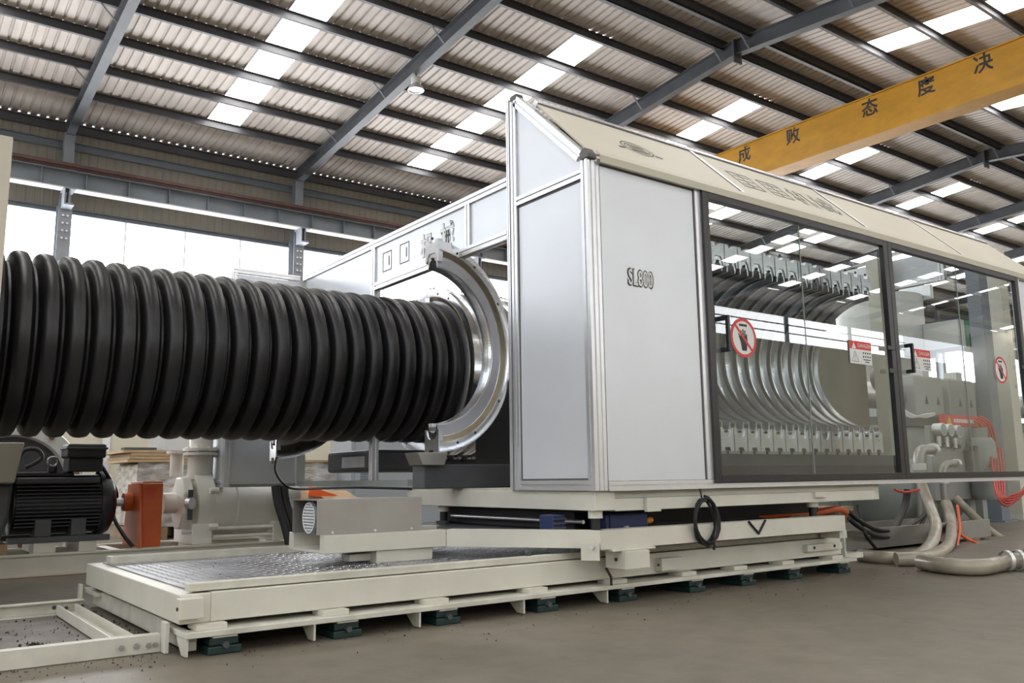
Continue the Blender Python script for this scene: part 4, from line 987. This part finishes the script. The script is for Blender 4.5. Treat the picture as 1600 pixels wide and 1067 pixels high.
obj('orange_strap', G().plate([(-.18, .02), (.14, -.05), (.16, .0), (-.16, .10)], (q0.x+.12, 8.1, q1.z-.055), UF, VF, NF, .03), M['orangebright'], label='bright orange strap lying on the cardboard box', category='strap')
pw = thing('white_partition', 'white panelled partition with doorway far behind the pump', 'partition', (4.5, 13.2, 0))
for x0_, x1_ in ((.5, 2.6), (2.7, 4.3), (5.2, 6.6)): obj('panel', G().box(x0_, x1_, 13, 13.1, 0, 2.0), M['creamwall'], pw)
obj('door_leaf', G().box(4.35, 5.15, 13.02, 13.08, 0, 2.0), M['greywhite'], pw)
obj('frame_post', G().box(2.6, 2.7, 12.98, 13.1, 0, 2.0).box(4.28, 4.34, 12.98, 13.1, 0, 2.0), M['alu'], pw)
ps = thing('white_machine_cabinet', 'white boxy machine cabinet behind the wrapped pallet', 'cabinet', (4.3, 11.3, 0))
q0 = at(1, 11.2, 252, 760); q1 = at(1, 11.2, 322, 700)
obj('body', G().box(q0.x, q1.x, 11.2, 11.9, 0, 1.2), M['greywhite'], ps, bevel=.01); obj('dark_screen', G().box(q0.x-.42, q0.x-.05, 11.3, 11.5, .75, .98), M['motorgrey'], ps)

# ------------------------------------------------------------------ extruder and controls on the right
ex = thing('extruder', 'long extruder barrel with grey heater covers behind the second glass door', 'extruder', (9.5, 5.2, 0))
YE = 5.0
def xz(px, py, y=YE): q = at(1, y, px, py); return q.x, q.z
for (pa, pt), (pb, pb2) in (((1428, 592), (1476, 644)), ((1482, 601), (1527, 648)), ((1530, 606), (1590, 652))):
    xa, za = xz(pa, pt); xb, zb = xz(pb, pb2)
    c = obj('heater_cover', G().box(xa, xb, YE, YE+.5, 1.18, 1.62), M['machgrey'], ex, bevel=.012)
    lid = G()
    for k in range(5): lid.box(xa+(xb-xa)*(k+.1)/5, xa+(xb-xa)*(k+.85)/5, YE+.03, YE+.4, 1.6205, 1.632)
    obj('vent_slat', lid, M['beige'], c)
    for f_ in (.38, .8):
        xx = xa+(xb-xa)*f_; obj('warning_triangle', G().plate([(-.04, -.05), (.04, -.05), (0, .05)], (xx, YE-.0005, 1.36), UF, VF, NF, .001), M['motorgrey'], c)
    obj('junction_box', G().box(xb-.22, xb-.08, YE+.1, YE+.25, 1.6325, 1.74), M['greywhite'], c)
obj('barrel_bed', G().box(xz(1400, 650)[0], 13.0, YE+.05, YE+.5, 1.06, 1.165), M['motorgrey'], ex)
obj('barrel', G().cyl((7.2, YE+.25, 1.4), (13.0, YE+.25, 1.4), .15, 20), M['chrome2'], ex)
obj('bed_frame', G().box(8.2, 13.0, YE+.1, YE+.6, 0, 1.055), M['greengrey'], ex)
obj('die_head', G().cyl((6.2, YE+.1, 1.3), (7.15, YE+.1, 1.3), .30, 28).cyl((6.0, YE+.1, 1.3), (6.199, YE+.1, 1.3), .18, 24), M['chrome2'], ex)
cp_ = thing('pressure_gauge_panel', 'light grey control panel with three round pressure gauges and valves', 'control panel', (8.0, 4.2, .3))
YP = 4.25
xa, zt_ = xz(1452, 664, YP); xb = xz(1545, 690, YP)[0]; zb_ = xz(1470, 782, YP)[1]
obj('panel', G().box(xa, xb, YP, YP+.05, zb_, zt_), M['machgrey'], cp_, bevel=.006)
obj('leg', G().box(xa+.05, xa+.13, YP+.06, YP+.14, 0, zt_-.1), M['greengrey'], cp_); obj('leg', G().box(xb-.13, xb-.05, YP+.06, YP+.14, 0, zt_-.1), M['greengrey'], cp_)
for px, py in ((1466, 671), (1478, 672), (1491, 674)):
    q = at(1, YP-.05, px+2, py)
    ga = obj('gauge', G().cyl((q.x, YP-.001, q.z), (q.x, YP-.09, q.z), .06, 20), M['alu'], cp_)
    obj('gauge_face', G().cyl((q.x, YP-.0905, q.z), (q.x, YP-.092, q.z), .052, 20), M['glassgauge'], ga)
    obj('valve_stem', G().cyl((q.x, YP-.03, q.z-.065), (q.x, YP-.03, q.z-.16), .025, 10), M['chrome2'], ga)
for px, py in ((1468, 696), (1480, 697), (1492, 698)):
    q = at(1, YP, px, py); obj('knob', G().cyl((q.x, YP-.001, q.z), (q.x, YP-.05, q.z), .022, 10), M['motorgrey'], cp_)
for px, py in ((1507, 712), (1512, 740), (1509, 728)):
    q = at(1, YP, px, py); obj('toggle', G().box(q.x-.015, q.x+.015, YP-.05, YP-.001, q.z-.05, q.z+.05), M['motorgrey'], cp_)
lab = obj('warning_strip', G().box(xz(1474, 655, YP)[0], xz(1527, 655, YP)[0], YP-.01, YP+.04, zt_+.002, zt_+.11), M['red'], cp_)
xs0, xs1 = xz(1474, 655, YP)[0], xz(1527, 655, YP)[0]
obj('triangle', G().plate([(-.05, -.035), (.05, -.035), (0, .045)], (xs0+.09, YP-.0105, zt_+.052), UF, VF, NF, .001), M['yellowprint'], lab)
g = G()
for k in range(9): g.plate([(-.02, -.018), (.02, -.018), (.02, .018), (-.02, .018)], (xs0+.20+k*(xs1-xs0-.26)/9, YP-.0105, zt_+.055), UF, VF, NF, .001)
obj('characters', g, M['white'], lab)
# pipe fittings in front of the panel
for k, (px, py) in enumerate(((1434, 706), (1472, 728))):
    q = at(1, YP-.15, px, py); t = thing('pipe_elbow', ('grey metal pipe elbow standing left of the gauge panel' if k == 0 else 'small metal pipe elbow standing before the gauge panel'), 'pipe fitting', (q.x, YP-.15, .3))
    r_ = .045 if k == 0 else .034
    pts = [(q.x, YP-.15, .002), (q.x, YP-.15, q.z-.1)]+[(q.x+.09-.09*math.cos(a), YP-.15, q.z-.1+.12*math.sin(a)) for a in (PI/8, PI/4, 3*PI/8, PI/2)]+[(q.x+.25, YP-.15, q.z+.02)]
    obj('bend', G().tube(pts, r_, 14), M['stainless'], t); obj('collar', G().cyl((q.x, YP-.15, q.z-.16), (q.x, YP-.15, q.z-.10), r_*1.35, 14), M['alu'], t)
    obj('collar', G().cyl((q.x+.24, YP-.15, q.z+.02), (q.x+.29, YP-.15, q.z+.02), r_*1.35, 14), M['alu'], t)
# filter pot
q = at(1, YP-.1, 1533, 700)
t = thing('filter_pot', 'pale green grey cylindrical filter pot beside the gauge panel', 'filter', (q.x, YP-.1, q.z-.4))
obj('pot', G().lathe([(0, -.5), (.10, -.5), (.13, -.45), (.13, .05), (.10, .10), (.07, .10), (.07, .2), (0, .2)], (q.x, YP-.1, q.z), (0, 0, 1), 24), M['greengrey'], t)
obj('handle', G().box(q.x-.2, q.x-.131, YP-.13, YP-.08, q.z-.03, q.z+.02), M['motorgrey'], t)
obj('bracket', G().box(q.x-.05, q.x+.05, YP+.031, YP+.06, .0, q.z), M['greengrey'], t)
# hopper column, green box, coloured uprights
hp = thing('hopper_column', 'tall grey white hopper column behind the second glass door', 'hopper', (11, 6.0, 0))
q0 = at(1, 5.9, 1424, 500); q1 = at(1, 5.9, 1492, 500); zt2 = at(1, 5.9, 1450, 452).z; zb2 = at(1, 5.9, 1450, 552).z
xm, rr = (q0.x+q1.x)/2, (q1.x-q0.x)/2
obj('drum', G().lathe([(0, zb2), (rr, zb2), (rr, zt2), (0, zt2)], (xm, 6.1+rr, 0), (0, 0, 1), 36), M['greywhite'], hp)
obj('drum_band', G().lathe([(rr+.005, zb2), (rr+.03, zb2), (rr+.03, zb2+.06), (rr+.005, zb2+.06)], (xm, 6.1+rr, 0), (0, 0, 1), 36), M['greycab'], hp)
obj('cone', G().lathe([(0, 1.75), (.25, 1.75), (rr*.9, zb2-.005), (0, zb2-.005)], (xm, 6.1+rr, 0), (0, 0, 1), 32), M['greywhite'], hp)
obj('column', G().box(xm-.2, xm+.2, 6.1+rr-.2, 6.1+rr+.2, 0, 1.74), M['greengrey'], hp)
for px, py in ((1460, 452), (1469, 545)): 
    q = at(1, 6.0, px, py); obj('latch', G().box(q.x-.04, q.x+.04, 6.1-.06, 6.1+.4, q.z-.12, q.z+.08), M['alu'], hp)
q0 = at(1, 5.6, 1506, 500); q1 = at(1, 5.6, 1526, 545)
t = thing('control_box', 'green fronted control box on the hopper column', 'control box', (q0.x, 5.7, q1.z))
obj('case', G().box(q0.x-.15, q1.x, 5.6, 6.1, q1.z, q0.z), M['greywhite'], t); obj('front', G().box(q0.x, q1.x, 5.585, 5.599, q1.z, q0.z), M['greenbox'], t)
obj('display', G().box(q0.x+.08, q0.x+.22, 5.575, 5.5845, q0.z-.42, q0.z-.18), M['ink'], t)
for i, (px, m_, lb) in enumerate(((1552, 'steel_lt', 'grey steel upright with silver edge behind the second glass door'), (1584, 'cream', 'cream steel upright at the far edge of the glass'))):
    xa_ = at(1, 4.6, px, 600).x
    u = thing('frame_upright', lb, 'upright', (xa_, 4.6, 0)); obj('post', G().box(xa_-.10, xa_+.10, 4.6, 4.75, 0, 3.2), M[m_], u); obj('foot', G().box(xa_-.16, xa_+.16, 4.55, 4.8, 0, .02), M[m_], u)
hx_ = thing('rear_header', 'pale panel header closing the far end of the mould row behind the glass', 'header panel', (6.35, 4.0, 1.95))
q = at(0, 6.35, 1476, 437)
obj('panel', G().box(6.36, 6.375, q.y+.05, 5.6, q.z+.05, 2.20), M['panel'], hx_); obj('rail', G().prof((6.37, q.y+.05, q.z+.0225), (6.37, 5.6, q.z+.0225), .045), M['alu'], hx_)
obj('post', G().prof((6.37, q.y+.0225, q.z), (6.37, q.y+.0225, 2.20), .045, up=(1, 0, 0)), M['alu'], hx_)

# base machinery under the cabin at the right
mb = thing('extruder_cabinet', 'pale green grey machine cabinet behind the hoses at the right', 'machine base', (8, 6, 0))
obj('body', G().box(5.4, 8.0, 5.2, 6.2, .18, .85), M['greengrey'], mb, bevel=.01); obj('plinth', G().box(5.3, 8.1, 5.15, 6.3, 0, .179), M['greengrey'], mb)
ch = thing('cable_trough', 'long dark grey sheet trough lying on the floor at the right', 'trough', (6.3, 4.0, 0))
a, b = at(2, .02, 1345, 866), at(2, .02, 1500, 876)
obj('trough_side', G().box(5.0, 7.6, 3.55, 3.57, .02, .16), M['stainless'], ch); obj('trough_side', G().box(5.0, 7.6, 4.05, 4.07, .02, .16), M['stainless'], ch); obj('trough_floor', G().box(5.0, 7.6, 3.571, 4.049, .02, .03), M['stainless'], ch)
obj('bearer', G().box(5.2, 5.3, 3.5, 4.1, 0, .0195).box(7.2, 7.3, 3.5, 4.1, 0, .0195), M['woodrough'], ch)
pl = thing('timber_plank', 'brown timber planks lying beyond the trough', 'planks', (5.9, 4.7, 0))
for k in range(3): obj('plank', G().box(5.0, 7.2, 4.55+k*.13, 4.66+k*.13, .22+.0*k, .26), M['wood'], pl)
obj('bearer', G().box(5.1, 5.25, 4.5, 4.95, 0, .2195).box(6.9, 7.05, 4.5, 4.95, 0, .2195), M['woodrough'], pl)
tk = thing('storage_tank', 'pale horizontal drum tank standing at the far right', 'tank', (9.5, 5.4, 0))
obj('shell', G().lathe([(0, 0), (.25, .02), (.33, .08), (.33, 1.2), (.25, 1.26), (0, 1.28)], (7.9, 4.75, .36), (1, 0, 0), 28), M['greengrey'], tk)
obj('saddle', G().box(8.1, 8.2, 4.5, 5.0, 0, .1).box(8.8, 8.9, 4.5, 5.0, 0, .1), M['greengrey'], tk)

def hose(name, pts, r, m, label, cat='hose', n=10, sub=7, grp=None):
    o = obj(name, G().tube(pts, r, n, sub), M[m], label=label, category=cat); return o
Y_ = 3.6
A = lambda px, py, y=Y_: at(1, y, px, py)
hose('milky_hose', [A(1440, 757, 3.7), A(1452, 790, 3.6), A(1462, 820, 3.4), A(1455, 850, 3.2), A(1430, 870, 3.05), at(2, .035, 1390, 872), at(2, .035, 1345, 868)], .042, 'hose', 'fat milky hose dropping from the table and curving left along the floor')
hose('milky_hose', [A(1478, 785, 3.7), A(1486, 815, 3.6), A(1484, 845, 3.3), A(1470, 862, 3.1), at(2, .04, 1440, 872), at(2, .04, 1400, 874)], .042, 'hose', 'fat milky hose hanging below the gauge panel valve')
hose('milky_hose', [A(1492, 778, 3.9), A(1515, 800, 3.8), A(1545, 828, 3.7), A(1575, 848, 3.6), A(1605, 862, 3.5), A(1650, 872, 3.4)], .036, 'hose', 'milky hose sloping right from the panel foot across the frame')
hose('milky_hose', [at(2, .045, 1440, 878), at(2, .045, 1480, 884), at(2, .045, 1530, 886), at(2, .045, 1565, 880), at(2, .05, 1600, 876), at(2, .05, 1660, 880)], .045, 'hose', 'fat milky hose lying along the floor toward the right edge')
cl = thing('hose_clamp_joint', 'silver clamped hose joint on the floor at the right edge', 'hose joint', tuple(at(2, .05, 1590, 874)))
q = at(2, .06, 1585, 874)
for k in range(4): obj('clamp_ring', G().lathe([(.052, -.012), (.058, -.012), (.058, .012), (.052, .012)], (q.x+k*.07-.1, q.y-.03*k, q.z), (1, -.4, 0), 18), M['alu'], cl)
hose('orange_cable', [A(1496, 790, 3.6), A(1500, 825, 3.5), A(1496, 855, 3.4), A(1510, 868, 3.3), A(1540, 864, 3.3), A(1558, 858, 3.4)], .011, 'orangebright', 'orange air line looping below the gauge panel', 'cable')
hose('orange_cable', [A(1492, 820, 3.6), A(1502, 836, 3.5), A(1530, 850, 3.4), A(1556, 860, 3.35), A(1600, 866, 3.4)], .011, 'orangebright', 'orange air line running right beneath the sloping hose', 'cable')
hose('orange_cable', [A(1132, 806, 3.15), A(1180, 806, 3.12), A(1235, 802, 3.10), A(1280, 799, 3.10), A(1310, 795, 3.15), A(1322, 800, 3.3)], .020, 'orangebright', 'orange cable bundle lying along the carriage under the table', 'cable')
hose('red_cable', [A(1398, 765, 3.4), A(1415, 769, 3.4), A(1436, 765, 3.4)], .009, 'red', 'short red cable sagging beneath the cabin sill', 'cable')
for k, (dx, lb) in enumerate(((0, 'heavy black cable sweeping from the carriage end to the trough, upper of two'), (10, 'heavy black cable sweeping from the carriage end to the trough, lower of two'))):
    hose('black_cable', [A(1326, 800+dx, 3.4), A(1345, 815+dx, 3.4), A(1375, 828+dx, 3.5), A(1410, 826+dx, 3.7), A(1440, 808+dx, 3.9), A(1452, 785, 4.0)], .016, 'black', lb, 'cable')
hose('black_cable', [A(1418, 765, 4.0), A(1414, 790, 4.0), A(1400, 820, 3.9), A(1385, 845, 3.7)], .03, 'black', 'bundle of thick black cable dropping behind the hoses', 'cable')
hose('black_cable', [A(1340, 790, 3.5), A(1350, 830, 3.4), A(1368, 856, 3.4)], .012, 'black', 'single black cable hanging beside the carriage end plate', 'cable')
for k in range(5):
    o0 = k*7
    hose('red_braided_hose', [A(1548+o0*.6, 700, 4.1), A(1552+o0*.6, 740, 3.9), A(1556+o0*.5, 768+k*2, 3.6), A(1570+o0*.4, 790-k*4, 3.5), A(1592+o0*.2, 778-k*3, 3.5), A(1612, 755-k*3, 3.6)], .010, 'redbraid', 'red and white braided hose loop at the right edge, %s from the left' % ordn[k], 'hose')
for k in range(4): hose('red_braided_hose', [A(1522+k*3, 657-k*2, 4.2), A(1536+k*3.5, 667-k*2, 4.12), A(1543+k*4, 692-k*2, 4.08), A(1546+k*4, 730, 4.05)], .014, 'redbraid', 'red braided hose curving over beside the gauge panel, %s from the left' % ordn[k], 'hose')
for k in range(3):
    hose('white_cable', [A(1412, 640+k*3, 4.8), A(1425, 648+k*2, 4.7), A(1445, 652-k*2, 4.6), A(1460, 648-k, 4.7)], .012, 'greywhite', 'white cable draped before the heater covers, %s from the top' % ordn[k], 'cable')
# coil of black cable hanging from the cabin sill
g = G(); pc = at(1, 2.80, 1097, 812)
pts = []
for k in range(5*16+1):
    a = 2*PI*k/16; rr_ = .082+.010*math.sin(k*.37)+.006*math.cos(k*.9); pts.append((pc.x+rr_*math.sin(a)*.92, pc.y-.02+.012*math.sin(k*.21), pc.z+(rr_+.022)*math.cos(a)))
coil = obj('cable_coil', g.tube(pts, .0062, 6), M['black'], label='coil of black cable hanging from the enclosure sill', category='cable coil')
obj('hanging_cord', G().tube([(pc.x-.005, pc.y, .489), (pc.x-.005, pc.y-.01, pc.z+.09)], .004, 6), M['black'], coil)
obj('cable_tail', G().tube([(pc.x+.04, pc.y-.02, pc.z-.07), (pc.x+.055, pc.y-.02, pc.z-.12), (pc.x+.05, pc.y-.02, pc.z-.14)], .006, 6), M['black'], coil)
p0 = at(1, 2.80, 1170, 815); g = G()
g.tube([(p0.x, 2.80, p0.z+.0), (p0.x+.07, 2.798, p0.z-.06), (p0.x+.13, 2.80, p0.z+.003)], .006, 6)
obj('cable_loop', g, M['black'], label='small black cable loop hanging over the carriage beam', category='cable')
# end stand at the right end of the base
q = at(2, .0, 1335, 885)
es = thing('end_bracket', 'cream triangular bracket at the right end of the base platform', 'bracket', (4.66, 3.05, 0))
obj('upright', G().box(4.60, 4.615, 2.98, 3.3, .0, .30), M['cream_dirty'], es); obj('foot', G().box(4.616, 4.80, 2.99, 3.08, .06, .09), M['cream_dirty'], es); obj('rib', G().plate([(4.616, .0905), (4.78, .0905), (4.616, .24)], (0, 3.1, 0), (1, 0, 0), (0, 0, 1), (0, 1, 0), .008), M['cream_dirty'], es)

# ------------------------------------------------------------------ black granules on the floor, deck and frame
g = G(); random.seed(11)
def crumb(x, y, z, r):
    r *= .75
    v = [Vector((x+random.uniform(-r, r), y+random.uniform(-r, r), z+random.uniform(0, r))) for _ in range(3)]+[Vector((x, y, z+r*1.3))]
    v[0].z = v[1].z = v[2].z = z
    g.add(v, [(0, 1, 2), (0, 3, 1), (1, 3, 2), (2, 3, 0)])
for _ in range(420): crumb(random.uniform(-.5, .68), random.uniform(3.2, 4.1), .004, random.uniform(.003, .009))
for _ in range(60): crumb(.52+random.gauss(0, .02), 3.42+random.gauss(0, .03), .004, random.uniform(.006, .016))
for _ in range(160): crumb(random.uniform(.79, .86), random.uniform(3.1, 4.2), .0035, random.uniform(.003, .010))
for _ in range(160): crumb(1.68+random.gauss(0, .10), 3.36+random.gauss(0, .05), .1955, random.uniform(.002, .006))
for _ in range(90): crumb(random.uniform(1, 2.6), random.uniform(3.05, 4.2), .1955, random.uniform(.002, .005))
for _ in range(260): crumb(random.uniform(-.2, 4.8), 2.95-abs(random.gauss(0, .22)), 0.0005, random.uniform(.002, .007))
for _ in range(120): crumb(random.uniform(-.3, .8), 3.05-abs(random.gauss(0, .06)), 0.0005, random.uniform(.002, .006))
obj('plastic_granules', g, M['debris'], kind='stuff', label='scattered black plastic granules on the floor and deck', category='debris')
